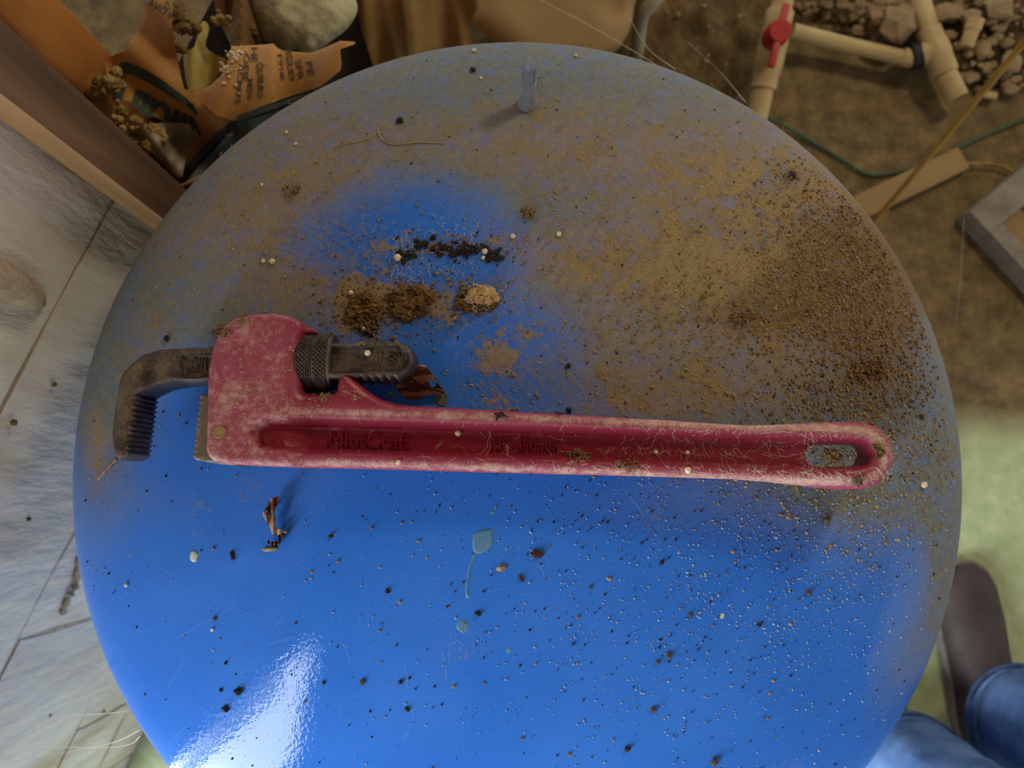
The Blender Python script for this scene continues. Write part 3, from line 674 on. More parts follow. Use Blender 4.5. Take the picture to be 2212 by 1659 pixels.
V, Fc = sheet([(402, 392), (424, 366), (470, 316), (514, 268), (560, 252), (640, 228), (706, 196), (700, 214), (600, 276), (520, 330), (440, 388)], lambda v: .606 + .008 * np.sin(v[:, 0] * .05), 8, .001); mesh_obj('kraft_facing', V, Fc, M['ink'], ib, 60)
for s, x, y, w, h, r in (('HE', 549, 118, 32, 14, 1.60), ('QU', 560, 148, 26, 16, 1.60), ('IEB3', 562, 187, 48, 13, 1.60), ('OEIE', 532, 145, 60, 12, 1.62), ('MSH', 540, 190, 40, 12, 1.62), ('ACBEFS', 518, 180, 88, 11, 1.66), ('E8SIE', 607, 145, 56, 10, 1.45),
                       ('BSSUE9', 627, 140, 66, 13, 1.45), ('SPR', 647, 150, 44, 12, 1.4), ('PE', 668, 148, 30, 14, 1.4)):
    V, Fc = text_mesh(s, 1.0, 0.0, .012); a = np.array(V); a[:, 0] = (a[:, 0] - (a[:, 0].max() + a[:, 0].min()) / 2) / np.ptp(a[:, 0]) * w; a[:, 1] = (a[:, 1] - (a[:, 1].max() + a[:, 1].min()) / 2) / np.ptp(a[:, 1]) * h
    cs, sn = math.cos(r), math.sin(r); q = np.column_stack([x + a[:, 0] * cs - a[:, 1] * -sn, y + a[:, 0] * sn - a[:, 1] * cs])
    z = zB(q) + .0012; mesh_obj('printed_lettering', [tuple(P(u, v, w_)) for (u, v), w_ in zip(q, z)], Fc, M['inkdark'], kfb)
for s, x, y, w, h, r in (('AVO', 340, 14, 46, 18, .55), ('G9', 364, 20, 36, 11, 1.35)):
    V, Fc = text_mesh(s, 1.0, 0.0, .012); a = np.array(V); a[:, 0] = (a[:, 0] - (a[:, 0].max() + a[:, 0].min()) / 2) / np.ptp(a[:, 0]) * w; a[:, 1] = (a[:, 1] - (a[:, 1].max() + a[:, 1].min()) / 2) / np.ptp(a[:, 1]) * h
    cs, sn = math.cos(r), math.sin(r); q = np.column_stack([x + a[:, 0] * cs - a[:, 1] * -sn, y + a[:, 0] * sn - a[:, 1] * cs])
    z = zA(q) + .0012; mesh_obj('printed_lettering', [tuple(P(u, v, w_)) for (u, v), w_ in zip(q, z)], Fc, M['ink'], kfa)
# wool body of the batt, visible tufts
def fluff(c, r, n, seed, squash=(1, 1, 1)):
    random.seed(seed); parts = []
    for i in range(n):
        a = random.uniform(0, 6.28); d = r * math.sqrt(random.random())
        parts.append(blob((c[0] + d * math.cos(a) * squash[0], c[1] + d * math.sin(a) * squash[1], c[2] + random.uniform(-.3, .5) * r * squash[2]), r * random.uniform(.25, .5), 3, .42, 4.6, seed + i))
    return merge(*parts)
for i, (x, y, r, z) in enumerate(((236, 178, .013, .655), (216, 196, .009, .64), (254, 240, .009, .655), (276, 262, .009, .655), (296, 284, .009, .65))):
    V, Fc = fluff(P(x, y, z), r, 7, 40 + i); mesh_obj('wool_tuft', V, Fc, M['wool'], ib, 180)
V, Fc = sheet(smooth_poly([(322, 268), (365, 265), (410, 270), (412, 300), (400, 350), (392, 385), (370, 372), (330, 335), (290, 310), (280, 285)], 3), lambda v: zA(v) + .012 + .012 * np.sin(v[:, 0] * .07) * np.cos(v[:, 1] * .05), 7)
mesh_obj('plastic_film', V, Fc, M['plastic'], ib, 60)
V, Fc = fluff(P(316, 300, .645), .012, 6, 77); mesh_obj('wool_tuft', V, Fc, M['wool'], ib, 180)
q = [P(395, 195, .62), P(500, 140, .62), P(520, 0, .60), P(380, -20, .60)]
# backing wool in the cavity, its colour darkened to stand for the shaded gap
V, Fc = box(wallp(-.33, .325, .055), .30, .49, .09, ax, .02); mesh_obj('wool_body', V, Fc, mat('shade_dark_wool', (46, 33, 20), (26, 18, 12), 30, 1, .9, 120, .01), ib, 60)
# yellow foam pad wedged between the two flaps of paper
V, Fc = sheet(smooth_poly([(396, 120), (404, 110), (420, 100), (430, 60), (440, 45), (452, 60), (444, 100), (470, 120), (490, 130), (480, 150), (455, 180), (425, 195), (408, 196), (400, 160)], 3), lambda v: .632 + .006 * np.sin(v[:, 0] * .08) - (v[:, 1] - 120) * .0001, 7, .02)
fo = mesh_obj('foam_pad', V, Fc, M['foam'], None, 60); tag(fo, 'pointed piece of yellow foam between the two flaps of kraft paper', 'foam')
for i, (x, y, r, z) in enumerate(((388, 30, .012, .64), (408, 60, .010, .64), (392, 95, .007, .645), (470, 40, .006, .65), (488, 42, .005, .655))):
    V, Fc = fluff(P(x, y, z), r, 7, 90 + i); o = mesh_obj('insulation_tuft', V, Fc, M['wool'] if i > 2 else mat('dusty_wool', (150, 122, 74), (98, 74, 42), 60, 1, .9, 200, .005), None, 180)
    tag(o, ('brown dusty tuft of wool at the top edge of the picture', 'dusty tuft of wool above the yellow foam', 'small brown tuft of wool touching the left paper flap', 'pale yellow tuft of wool in front of the brown wood block', 'small yellow wool tip hanging over the brown wood block')[i], 'insulation', 'loose insulation tufts')
# white crumbs lying on the paper roll
CR = [(498, 112, 4), (505, 118, 5), (515, 110, 4), (522, 113, 4), (531, 110, 3), (509, 128, 5), (501, 133, 4), (476, 136, 3), (486, 146, 4), (490, 143, 3), (478, 152, 4), (519, 148, 3), (484, 180, 4), (495, 166, 3), (509, 184, 4), (516, 203, 3), (505, 105, 3), (512, 121, 4), (494, 122, 3), (481, 140, 3), (569, 184, 2), (571, 138, 2)]
parts = []; random.seed(3)
for i, (x, y, r) in enumerate(CR + [(random.gauss(505, 9), random.gauss(120, 9), random.uniform(1.2, 2.6)) for _ in range(40)] + [(random.gauss(490, 8), random.gauss(150, 9), random.uniform(1.2, 2.4)) for _ in range(24)]):
    z = float(zB(np.array([[x, y]]))[0]); parts.append(blob(P(x, y, z + .0012), r * .00037, 1, .45, 2, i, (1.3, 1, .9)))
V, Fc = merge(*parts); o = mesh_obj('plaster_crumbs', V, Fc, M['bead'], None, 60, 'stuff'); tag(o, 'white plaster crumbs lying on the printed kraft paper roll', 'crumbs')
V, Fc = tube(spline([P(343, 413, .625), P(400, 398, .63), P(470, 366, .635)], 5), [.0012] * 6 + [.002] * 5, 7); o = mesh_obj('splinter', V, Fc, M['stud_pale'], None, 60); tag(o, 'pale wood splinter pointing from the paper fold towards the stud', 'splinter')
# rough wood block, pale stone, tan slab behind
V, Fc = sheet([(452, -60), (518, -60), (545, 30), (568, 98), (540, 104), (502, 104), (480, 60), (466, 20)], lambda v: .600 + .01 * np.sin(v[:, 0] * .1), 12, .10)
o = mesh_obj('wood_block', V, Fc, M['endgrain'], None, 40); tag(o, 'rough brown wood block left of the pale stone', 'block')
STN = smooth_poly([(520, -60), (534, 10), (548, 55), (566, 92), (590, 96), (612, 112), (640, 108), (665, 116), (700, 100), (722, 84), (750, 62), (768, 35), (772, 12), (760, -20), (740, -70), (620, -90)], 3)
def zs(v):
    d = np.maximum(sdf(v, STN), 0); return .565 + .03 * np.sqrt(np.clip(d / 60, 0, 1)) + .002 * np.array([noise.noise(Vector((a * .05, b * .05, 3))) for a, b in v])
V, Fc = sheet(STN, zs, 8, .06); o = mesh_obj('stone', V, Fc, M['stone'], None, 60); tag(o, 'large pale flat stone resting behind the torn kraft paper', 'stone')
SLB = smooth_poly([(1018, -60), (1014, 20), (1022, 50), (1045, 72), (1080, 105), (1140, 150), (1250, 150), (1320, 118), (1345, 92), (1362, 58), (1370, 10), (1372, -60), (1200, -90)], 3)
def zs2(v):
    d = np.maximum(sdf(v, SLB), 0); return .36 + .035 * np.sqrt(np.clip(1 - (1 - np.clip(d / 70, 0, 1)) ** 2, 0, 1)) - .014 * np.exp(-((v[:, 0] - 1330) ** 2 + (v[:, 1] - 15) ** 2) / 30 ** 2)
V, Fc = sheet(SLB, zs2, 10, .30); o = mesh_obj('stone_slab', V, Fc, M['tanslab'], None, 60); tag(o, 'smooth tan rounded slab directly behind the tank top', 'slab')
def zc_(v): return .35 - (v[:, 1] - 150) * .00085 + .010 * np.sin(v[:, 0] * .05 + v[:, 1] * .01) + .006 * np.sin(v[:, 0] * .13 - v[:, 1] * .02)
V, Fc = sheet([(700, 330), (698, 190), (702, 130), (735, 75), (738, -60), (1060, -60), (1030, 20), (1012, 60), (1035, 110), (1050, 330)], zc_, 11, .003); o = mesh_obj('cardboard_sheet', V, Fc, mat('tan_cardboard', (212, 166, 100), (180, 134, 74), 14, .7, .3, 30, .004), None, 60); tag(o, 'creased tan cardboard sheet standing between the pale stone and the tan slab', 'cardboard')
q = [P(1440, -30, .30), P(1412, 5, .30), P(1390, 30, .29), P(1382, 60, .27), P(1378, 95, .25), P(1372, 130, .22)]
V, Fc = tube(spline(q, 4), .010, 8); o = mesh_obj('plastic_strip', V, Fc, mat('grey_strip', (150, 146, 128), (112, 104, 84), 20, .6, .2), None, 60); tag(o, 'bent grey plastic strip right of the tan slab', 'strip')

# ================================================================== THE FAR RIGHT: soil, stones, pipes
def soil_h(x, y):       # photo pixel on the floor -> height of the soil
    xs = np.array([500, 1300, 1640, 1700, 1760, 1850, 1960, 2060, 2110, 2212, 2400, 2700]); ys = np.array([400, 330, 262, 95, 66, 96, 122, 175, 214, 205, 190, 180])
    d = np.interp(x, xs, ys) - y; return d
nx, ny = 150, 60; GX = np.linspace(1060, 2700, nx); GY = np.linspace(-420, 420, ny); V = []
for y in GY:
    for x in GX:
        p = P(x, y, 0.0); d = soil_h(x, y); h = .055 * float(sstep(d, -6, 90)) + .03 * float(sstep(d, 60, 300))
        if d > -10: h += (.018 * gnoise(p.x, p.y, 16, 2) + .012 * gnoise(p.x, p.y, 38, 5) + .006 * gnoise(p.x, p.y, 90, 9)) * float(sstep(d, -6, 40))
        else: h = -.01
        V.append((p.x, p.y, h - .002))
Fc = [(j * nx + i, j * nx + i + 1, (j + 1) * nx + i + 1, (j + 1) * nx + i)[::-1] for j in range(ny - 1) for i in range(nx - 1)]
Fc = [f for f in Fc if max(soil_h(*proj([V[i]])[0]) for i in f) > -30]
so = mesh_obj('soil', V, Fc, M['soil'], None, 60, 'stuff'); tag(so, 'heap of dark brown soil along the far edge of the concrete floor', 'soil')
def ground(x, y):
    p = P(x, y, .04); d = soil_h(x, y); return .055 * float(sstep(d, -6, 90)) + .03 * float(sstep(d, 60, 300))
random.seed(5)
RK = [(1944, 48, 38, 46, 'large grey rounded stone left of the thick white pipe'), (2165, 8, 40, 26, 'dark flat stone in the top right corner'), (2060, 20, 40, 20, 'tan angular stone right of the thick white pipe'), (2106, 30, 22, 20, 'rough tan stone above the short broken pipe'),
      (2130, 100, 20, 22, 'round tan stone right of the short broken pipe'), (2100, 160, 22, 14, 'tan stone below the short broken pipe'), (2190, 130, 26, 22, 'grey stone right of the leaning rod near the right edge'), (1900, 28, 16, 18, 'small stone left of the large grey stone'),
      (1860, 55, 14, 12, 'small tan stone just above the thin white pipe'), (2190, 185, 22, 16, 'stone at the right edge below the leaning rod'), (2150, 195, 16, 12, 'small stone right of the leaning rod'), (2060, 66, 16, 12, 'small tan stone touching the thick white pipe'), (2078, 90, 12, 10, 'tiny tan stone below the small stone by the thick pipe')]
for i, (x, y, a, b, lab) in enumerate(RK):
    g = ground(x, y); p = P(x, y, g + .015); s = 1.22 / F
    V, Fc = blob((p.x, p.y, g + b * s * .35), 1.0, 2, .28, 1.7, 10 + i, (a * s, b * s, min(a, b) * s * .8)); o = mesh_obj('rubble_stone', V, Fc, M['rock'], None, 30); tag(o, lab, 'stone', 'stones in the soil')
parts = []
for i in range(420):
    x, y = random.choice([(random.uniform(1960, 2230), random.uniform(-20, 205)), (random.uniform(1720, 1960), random.uniform(-20, 90)), (random.uniform(1380, 1640), random.uniform(-10, 235))])
    if soil_h(x, y) < 4: continue
    g = ground(x, y); p = P(x, y, g); r = random.uniform(.002, .0095) * (.45 if x < 1650 else 1)
    if x < 1650 and i % 4: continue
    parts.append(blob((p.x, p.y, g + r * .3), r, 1, .3, 1.8, 60 + i, (1.2, 1, .8)))
V, Fc = merge(*parts); o = mesh_obj('gravel', V, Fc, M['rock'], None, 40, 'stuff'); tag(o, 'small rubble and gravel strewn over the dark soil', 'gravel')
# white pipe with the red ball valve
vp = thing('valve_pipe', 'white plastic pipe with a red-handled ball valve behind the tank', 'pipe', P(1640, 245, .10))
a0, a1 = P(1630, 275, .10), P(1700, -40, .17)
pt = lambda t: lerp(a0, a1, t)
V, Fc = tube([pt(0), pt(.30)], .0168, 20); mesh_obj('lower_pipe', V, Fc, M['pvc'], vp, 40)
dv = (a1 - a0).normalized()
V, Fc = lathe(pt(.27), dv, [(0, .0200), (.002, .0200), (.022, .0200), (.028, .0215), (.040, .0225), (.075, .0225), (.088, .0215), (.094, .0205), (.116, .0215), (.118, .0200)], 28); mesh_obj('valve_body', V, Fc, M['pvc'], vp, 40)
V, Fc = tube([pt(.75), pt(1.0)], .0168, 20); mesh_obj('upper_pipe', V, Fc, M['pvc'], vp, 40)
V, Fc = tube([pt(.71), pt(.80)], .0174, 20); mesh_obj('primer_stain', V, Fc, M['primer'], vp, 40)
hc = P(1686, 66, .215); up = Vector((.12, .1, 1)).normalized(); base = P(1668, 84, .17)
V, Fc = lathe(base, (hc - base), [(0, .017), ((hc - base).length * .55, .0185), ((hc - base).length, .0165), ((hc - base).length + .002, .0155)], 28); vh = mesh_obj('valve_handle', V, Fc, M['valve_red'], vp, 40)
for e in ((1700, 12), (1670, 132)):
    tip = P(e[0], e[1], .205); d = (tip - hc); L = d.length; d.normalize(); sd = d.cross(Vector((0, 0, 1))).normalized(); n3 = sd.cross(d)
    V, Fc = box(hc + d * (L * .5 + .006) - Vector((0, 0, .006)), L, .011, .010, (d, sd, n3), .003); mesh_obj('handle_wing', V, Fc, M['valve_red'], vh, 40)
# branch pipe: thin run, black coupling, tee, thick pipe
bpz = .05
bpp = thing('branch_pipe', 'thin dusty white pipe running into a tee with a black coupling on the soil edge', 'pipe', P(1840, 100, .03))
V, Fc = tube([P(1712, 66, .06), P(1835, 98, bpz), P(1965, 128, bpz)], .0125, 18); mesh_obj('thin_pipe', V, Fc, M['pvc'], bpp, 40)
V, Fc = tube([P(1948, 122, bpz), P(1972, 128, bpz)], .0150, 18); mesh_obj('pipe_socket', V, Fc, M['pvc'], bpp, 40)
V, Fc = lathe(P(1962, 124, bpz), (P(1998, 118, bpz) - P(1962, 124, bpz)), [(0, .017), (.002, .020), (.018, .0215), (.030, .0205), (.032, .016)], 22); mesh_obj('black_coupling', V, Fc, M['black'], bpp, 40)
p0, p1, p2, p3 = P(1970, -50, .075), P(2006, 70, .062), P(2042, 160, .055), P(2068, 212, .05)
V, Fc = tube([p0, p1], .0175, 22); mesh_obj('thick_pipe', V, Fc, M['pvc'], bpp, 40)
d = p2 - p1; L = d.length
V, Fc = lathe(p1 - d.normalized() * .006, d, [(0, .018), (.002, .0205), (.022, .0210), (.030, .0225), (L * .62, .0230), (L * .72, .0215), (L + .004, .0215), (L + .006, .0205)], 26); mesh_obj('tee_fitting', V, Fc, M['pvc'], bpp, 40)
br = lerp(p1, p2, .42); V, Fc = tube([br, lerp(br, P(1985, 122, bpz), .9)], .0215, 22); mesh_obj('tee_branch', V, Fc, M['pvc'], bpp, 40)
def hollow(a, b, ro, ri, seg=22):
    d = (b - a).normalized(); L = (b - a).length; return lathe(a, d, [(0, ro), (L - .001, ro), (L, ro - .0007), (L, ri), (L - .02, ri), (L - .021, .0005)], seg)
V, Fc = hollow(p2, p3, .0180, .0145); mesh_obj('open_pipe_end', V, Fc, M['pvc'], bpp, 40)
sp = thing('pipe_offcut', 'short broken piece of white pipe lying among the stones', 'pipe', P(2095, 75, .06))
V, Fc = hollow(P(2106, 48, .085), P(2086, 102, .07), .0115, .0090); mesh_obj('pipe_wall', V, Fc, M['pvc'], sp, 40)
V, Fc = tube([P(2109, 40, .087), P(2100, 64, .08)], .0135, 18); mesh_obj('pipe_collar', V, Fc, M['pvc'], sp, 40)
V, Fc = tube([P(2122, 203, .02), P(2150, 209, .018)], .0065, 12); o = mesh_obj('white_peg', V, Fc, M['pvc'], None, 40); tag(o, 'short white peg lying beside the leaning rod', 'peg')
# leaning rod, wire, far plank, hollow grey block
V, Fc = tube([P(1845, 535, .015), P(1890, 478, .06), P(2212, 92, .47), P(2290, 0, .56)], .0042, 12); o = mesh_obj('wooden_rod', V, Fc, M['rod'], None, 60); tag(o, 'thin tan wooden rod leaning diagonally across the right corner', 'rod')
q = spline([P(1640, 245, .012), P(1700, 275, .010), P(1770, 315, .006), P(1830, 352, .006), P(1868, 374, .006), P(1900, 378, .006), P(1960, 366, .006), P(2030, 338, .006), P(2110, 300, .006), P(2212, 258, .006), P(2330, 215, .01)], 6)
V, Fc = tube(q, .0032, 8); o = mesh_obj('green_wire', V, Fc, M['wire'], None, 60); tag(o, 'green wire curving over the dirty floor behind the tank', 'wire')
ra, rb = P(1850, 452, .012), P(2075, 345, .012); d = (rb - ra); L = d.length; d.normalize(); sd = Vector((-d.y, d.x, 0))
V, Fc = box((ra + rb) / 2, L, .042, .022, (d, sd, Vector((0, 0, 1))), .003); o = mesh_obj('floor_batten', V, Fc, M['tanslab'], None, 40); tag(o, 'flat dusty batten on the floor crossed by the leaning rod', 'batten')
q = spline([P(2040, 352, .01), P(2085, 352, .014), P(2150, 356, .014), P(2190, 372, .01)], 5); V, Fc = tube(q, .0022, 6); o = mesh_obj('twig', V, Fc, M['tan_grit'], None, 60); tag(o, 'pale twig on the dirt above the grey crate', 'twig')
FZ = .045
cb = P(2095, 456, FZ); ux = (P(2212, 358, FZ) - cb).normalized()
uy = (P(2212, 590, FZ) - cb); uy = (uy - ux * uy.dot(ux)).normalized(); LX, LY = .46, .40
blk = thing('wooden_crate', 'corner of a low grey weathered wooden crate at the right edge', 'crate', cb + ux * LX / 2 + uy * LY / 2 - Vector((0, 0, FZ)))
for (u0, u1, v0, v1) in ((0, LX, 0, .050), (0, LX, LY - .05, LY), (0, .028, .050, LY - .05), (LX - .03, LX, .05, LY - .05)):
    V, Fc = box(cb + ux * (u0 + u1) / 2 + uy * (v0 + v1) / 2 - Vector((0, 0, .022)), u1 - u0, v1 - v0, .044, (ux, uy, Vector((0, 0, 1))), .0025); mesh_obj('crate_board', V, Fc, M['cblock'], blk, 40)
V, Fc = box(cb + ux * (.028 + .025) + uy * (LY / 2) - Vector((0, 0, .020)), .05, LY - .1, .012, (ux, uy, Vector((0, 0, 1))), .001); mesh_obj('inner_panel', V, Fc, M['tanslab'], blk, 40)

# ================================================================== PERSON (legs only in view)
hipz = .90
RL = [Vector((.735, -.335, .10)), Vector((.745, -.36, .28)), Vector((.75, -.36, .48)), Vector((.745, -.44, .70)), Vector((.735, -.50, .90))]
lc = plan(1888, 1618, .70)
LL = [Vector((lc.x, lc.y, .10)), Vector((lc.x + .005, lc.y - .01, .28)), Vector((lc.x + .01, lc.y - .01, .48)), Vector((lc.x + .035, lc.y - .06, .70)), Vector((lc.x + .05, lc.y - .10, .90))]
pe = thing('person', 'person in blue jeans and brown shoes standing at the lower right of the tank', 'person', ((RL[0].x + LL[0].x) / 2, (RL[0].y + LL[0].y) / 2, 0))
# body: one continuous skinned figure from the feet to the waist, inside the jeans
pel = (RL[-1] + LL[-1]) / 2 + Vector((0, 0, .02))
vs = [pel, pel + Vector((0, 0, .10))]; es = [(0, 1)]; rad = [.085, .10]
for Lg in (RL, LL):
    j0 = len(vs)
    for i, q in enumerate(reversed(Lg)): vs.append(q); rad.append([.075, .062, .05, .045, .036][i]); es.append((0 if i == 0 else len(vs) - 2, len(vs) - 1))
    vs.append(Vector((Lg[0].x, Lg[0].y, .045))); rad.append(.036); es.append((len(vs) - 2, len(vs) - 1))
og = Vector(world_loc(pe)); me = bpy.data.meshes.new('body'); me.from_pydata([tuple(v - og) for v in vs], es, []); me.materials.append(M['skin'])
bo = link(bpy.data.objects.new('body', me)); bo.parent = pe
sk = bo.modifiers.new('skin', 'SKIN'); bo.modifiers.new('sub', 'SUBSURF').levels = 1
for i, v in enumerate(me.skin_vertices[0].data): v.radius = (rad[i], rad[i]); v.use_root = (i == 0)
def jean_leg(Lg, r0, seed):
    q = spline(Lg, 9); n = len(q); seg = 40; V, Fc = [], []
    rp = np.interp(np.linspace(0, 1, n), [0, .25, .5, .75, 1], [r0, r0 * .98, r0 * .98, r0 * 1.10, r0 * 1.25])
    for i, p in enumerate(q):
        for k in range(seg):
            w = 2 * math.pi * k / seg; f = 1 + .05 * noise.noise(Vector((math.cos(w) * 2 + seed, math.sin(w) * 2, p.z * 16))) + .04 * noise.noise(Vector((math.cos(w) * 4, math.sin(w) * 4 + seed, p.z * 34)))
            V.append((p.x + rp[i] * f * math.cos(w), p.y + rp[i] * f * math.sin(w), p.z + (.008 * math.sin(2 * w + seed) if i == 0 else 0)))
    for i in range(n - 1):
        for k in range(seg): k2 = (k + 1) % seg; Fc.append((i * seg + k, i * seg + k2, (i + 1) * seg + k2, (i + 1) * seg + k))
    return V, Fc
jr = jean_leg(RL, .076, 3); jl = jean_leg(LL, .082, 8)
V, Fc = merge(jr, jl); hips = blob((pel.x, pel.y, pel.z + .0), .135, 3, .03, 1, 2, (1.15, .8, 1.0)); V, Fc = merge((V, Fc), hips)
jn = mesh_obj('jeans', V, Fc, M['denim'], pe, 60)
for Lg, r in ((RL, .0785), (LL, .0845)):
    for zo in (.004, .026):
        ring = [(Lg[0].x + r * math.cos(w) * 1.01, Lg[0].y + r * math.sin(w) * 1.01, Lg[0].z + zo) for w in np.linspace(0, 2 * math.pi, 33)]
        V, Fc = tube(ring, .0028 if zo < .01 else .0016, 6, False); mesh_obj('hem', V, Fc, M['stitch'], jn, 60)
def shoe(heel, toe, w):
    d = toe - heel; L = d.length; d.normalize(); s = Vector((d.y, -d.x, 0)); prof = [(-.02, .52, .055), (.03, .78, .085), (.18, .86, .095), (.35, .84, .085), (.52, .92, .065), (.70, 1.0, .052), (.86, .92, .046), (.95, .70, .042), (1.0, .36, .036)]
    out = []
    for kind in ('upper', 'sole'):
        V, Fc = [], []; seg = 14
        for t, ww, hh in prof:
            c = heel + d * (t * L)
            if kind == 'upper':
                for k in range(seg):
                    a = math.pi * k / (seg - 1); cs = math.cos(a); sn = max(0.0, math.sin(a))
                    V.append(tuple(c + s * (cs * abs(cs) ** -.15 * ww * w * .5 if abs(cs) > .01 else 0) + Vector((0, 0, .018 + sn ** .8 * (hh - .018)))))
            else:
                e = 1.08
                for (u, z) in ((-1, 0), (-1, .02), (1, .02), (1, 0)): V.append(tuple(c + s * (u * ww * w * .5 * e) + d * ((t - .5) * .012) + Vector((0, 0, z))))
        m = seg if kind == 'upper' else 4; n = len(prof)
        for i in range(n - 1):
            for k in range(m): k2 = (k + 1) % m; Fc.append((i * m + k, i * m + k2, (i + 1) * m + k2, (i + 1) * m + k))
        Fc.append(list(range(m))); Fc.append([(n - 1) * m + k for k in range(m)]); out.append(fix_normals(V, Fc))
    return out
for Lg, toe in ((RL, P(2088, 1222, .03)), (LL, Vector((lc.x - .02, lc.y + .23, .0)))):
    hl = Vector((Lg[0].x, Lg[0].y - .06, 0)); up_, so_ = shoe(hl, Vector((toe.x, toe.y, 0)), .098)
    shs = mesh_obj('shoe', up_[0], up_[1], M['shoe'], pe, 50); mesh_obj('sole', so_[0], so_[1], M['sole'], shs, 40)

# ================================================================== DEBRIS ON THE TANK
def wtop(x, y):
    """height of the wrench's upper face under a photo pixel, or None"""
    v = np.array([[x, y]], float)
    if inside(v, OUT)[0] and not inside(v, HOLE)[0]: return float(handle_top(v, None)[0])
    if inside(v, JAW)[0]: return float(jaw_top(v, None)[0])
    return None
def on(x, y):
    z = wtop(x, y)
    if z is None: p = D(x, y); return p, dome_n(p.x, p.y), 'dome'
    return P(x, y, z), Vector((0, 0, 1)), 'wrench'
def small(name, x, y, r, m, label, cat, group=None, squash=(1, 1, .8), amp=.12, sub=2, rot=0.0, seed=None, smooth=60):
    """r in photo pixels"""
    p, n, w = on(x, y); rw = r * .000275; random.seed(int(x * 13 + y)); V, Fc = blob((0, 0, 0), rw, sub, amp, 1.7, seed or int(x + y), squash)
    xa = (Vector((1, 0, 0)) - n * n.x).normalized(); q = Matrix((xa, n.cross(xa), n)).transposed() @ Matrix.Rotation(-rot, 3, 'Z'); V = [tuple(p + n * (rw * squash[2] * .75) + q @ Vector(v)) for v in V]
    o = mesh_obj(name, V, Fc, m, None, smooth); return tag(o, label, cat, group)
BD = [(860, 559, 9, 'large cream bead at the left end of the black residue'), (1048, 545, 7, 'white bead in cobweb at the right end of the black residue'), (1044, 558, 5, 'small pale bead just below the white bead of the black residue'), (1207, 507, 6, 'lone white bead on the dust right of the black residue'),
      (759, 634, 6, 'pale bead on the dirt above the adjusting nut'), (787, 711, 6, 'pale bead touching the dirt right above the iron shank'), (795, 763, 7, 'round white bead lying on the dark iron shank'), (887, 674, 5, 'pale bead on the brown clump left of the cocoon'), (275, 1263, 5, 'white bead near the left rim of the tank'),
      (990, 936, 7, 'white bead in a web on the red handle channel'), (861, 999, 5, 'small white bead on the lower rim of the red handle'), (1416, 977, 5, 'tiny white bead in the dark part of the handle channel'), (1484, 978, 5, 'tiny white bead further right in the handle channel'), (1485, 1016, 7, 'cream bead on the lower edge of the red handle'),
      (570, 565, 5, 'tan bead left of the black residue'), (590, 566, 7, 'brown bead beside the tan bead left of the residue'), (1243, 123, 5, 'pale bead near the back rim right of the valve'), (1024, 112, 6, 'flat pale bead on the back rim left of the valve'), (1039, 170, 4, 'pinkish bead between the valve and the left speck'), (640, 312, 4, 'white bead high on the grey dusty upper left'),
      (567, 400, 4, 'white bead left of the brown clump on the upper left'), (620, 287, 4, 'white bead on the far upper left dust'), (460, 1360, 4, 'white bead left of the bright reflection'), (1108, 512, 6, 'squarish pale bead above the white bead of the residue'), (1992, 1047, 8, 'cream bead on the speckled right rim')]
for x, y, r, lab in BD: small('cream_bead', x, y, r, M['bead'], lab, 'bead', 'pale beads on the tank and wrench', (1, 1, .9), .06)
for x, y, r, rot, lab in ((909, 793, 12, -.05, 'golden husk seed lying on the dead leaf by the shank'), (983, 688, 8, -1.1, 'tan husk seed below the cocoon'), (1092, 622, 6, -1.2, 'tan husk seed right of the cocoon'), (1018, 832, 6, .2, 'hollow pale husk on the blue paint right of the dead leaf'), (1852, 558, 7, .6, 'tan husk on the brown dust at the right')):
    small('husk_seed', x, y, r, M['seed'], lab, 'seed', 'husk seeds on the tank', (1, .34, .34), .05, 2, rot)
DK = [(517, 1492, 9, 'large dark clod left of the bright reflection'), (489, 1530, 7, 'dark flake below the large dark clod'), (478, 1490, 4, 'small brown clod left of the large dark clod'), (488, 1432, 4, 'small brown clod above the large dark clod'), (465, 1336, 5, 'grey clod above the bright reflection'), (1033, 1325, 6, 'dark clod at the end of the dried drip'),
      (1275, 1269, 4, 'small grey clod on the clean blue paint'), (1445, 1416, 7, 'grey crumbly clod on the lower right'), (1430, 1214, 5, 'dark chip on the blue paint right of the leaf chip'), (1420, 1430, 5, 'red-brown chip beside the grey crumbly clod'), (1490, 1328, 5, 'tan clod on the lower right paint'), (362, 733, 7, 'shiny black round beetle-like bead near the hook jaw'), (1542, 1643, 9, 'reddish brown clod at the bottom edge'), (1355, 1616, 6, 'dark green clod near the bottom edge'),
      (1411, 1533, 6, 'pale brown clod near the bottom right'), (838, 1277, 5, 'dark grey speck in the middle of the clean blue'), (700, 1474, 4, 'dark pellet on the right edge of the reflection'), (1783, 1122, 10, 'brown clod below the wrench eye'), (1850, 1040, 10, 'brown clod right below the handle end'), (1745, 1280, 6, 'tan clod on the lower right speckles'), (1229, 886, 6, 'dark crumb above the red handle'), (1227, 791, 6, 'black crumb on the blue paint right of the shank'),
      (1707, 382, 10, 'dark crumb high on the right dust'), (865, 262, 9, 'black clod on the upper left below the valve'), (1022, 153, 8, 'dark speck left of the valve'), (1640, 1350, 4, 'small dark clod far down on the right'), (716, 1158, 5, 'black speck right of the curled leaf'), (866, 1473, 5, 'dark pellet right of the reflection'), (880, 1531, 5, 'dark pellet below the other pellet right of the reflection'), (783, 1473, 6, 'grey crust right of the bright reflection')]
for i, (x, y, r, lab) in enumerate(DK):
    m = M['blackcrumb'] if any(w in lab for w in ('black', 'dark')) else M['clod']
    small('clod' if 'clod' in lab else 'debris_crumb', x, y, r, m, lab, 'debris', None, (1.1, .9, .75), .4, 2, i * .7)
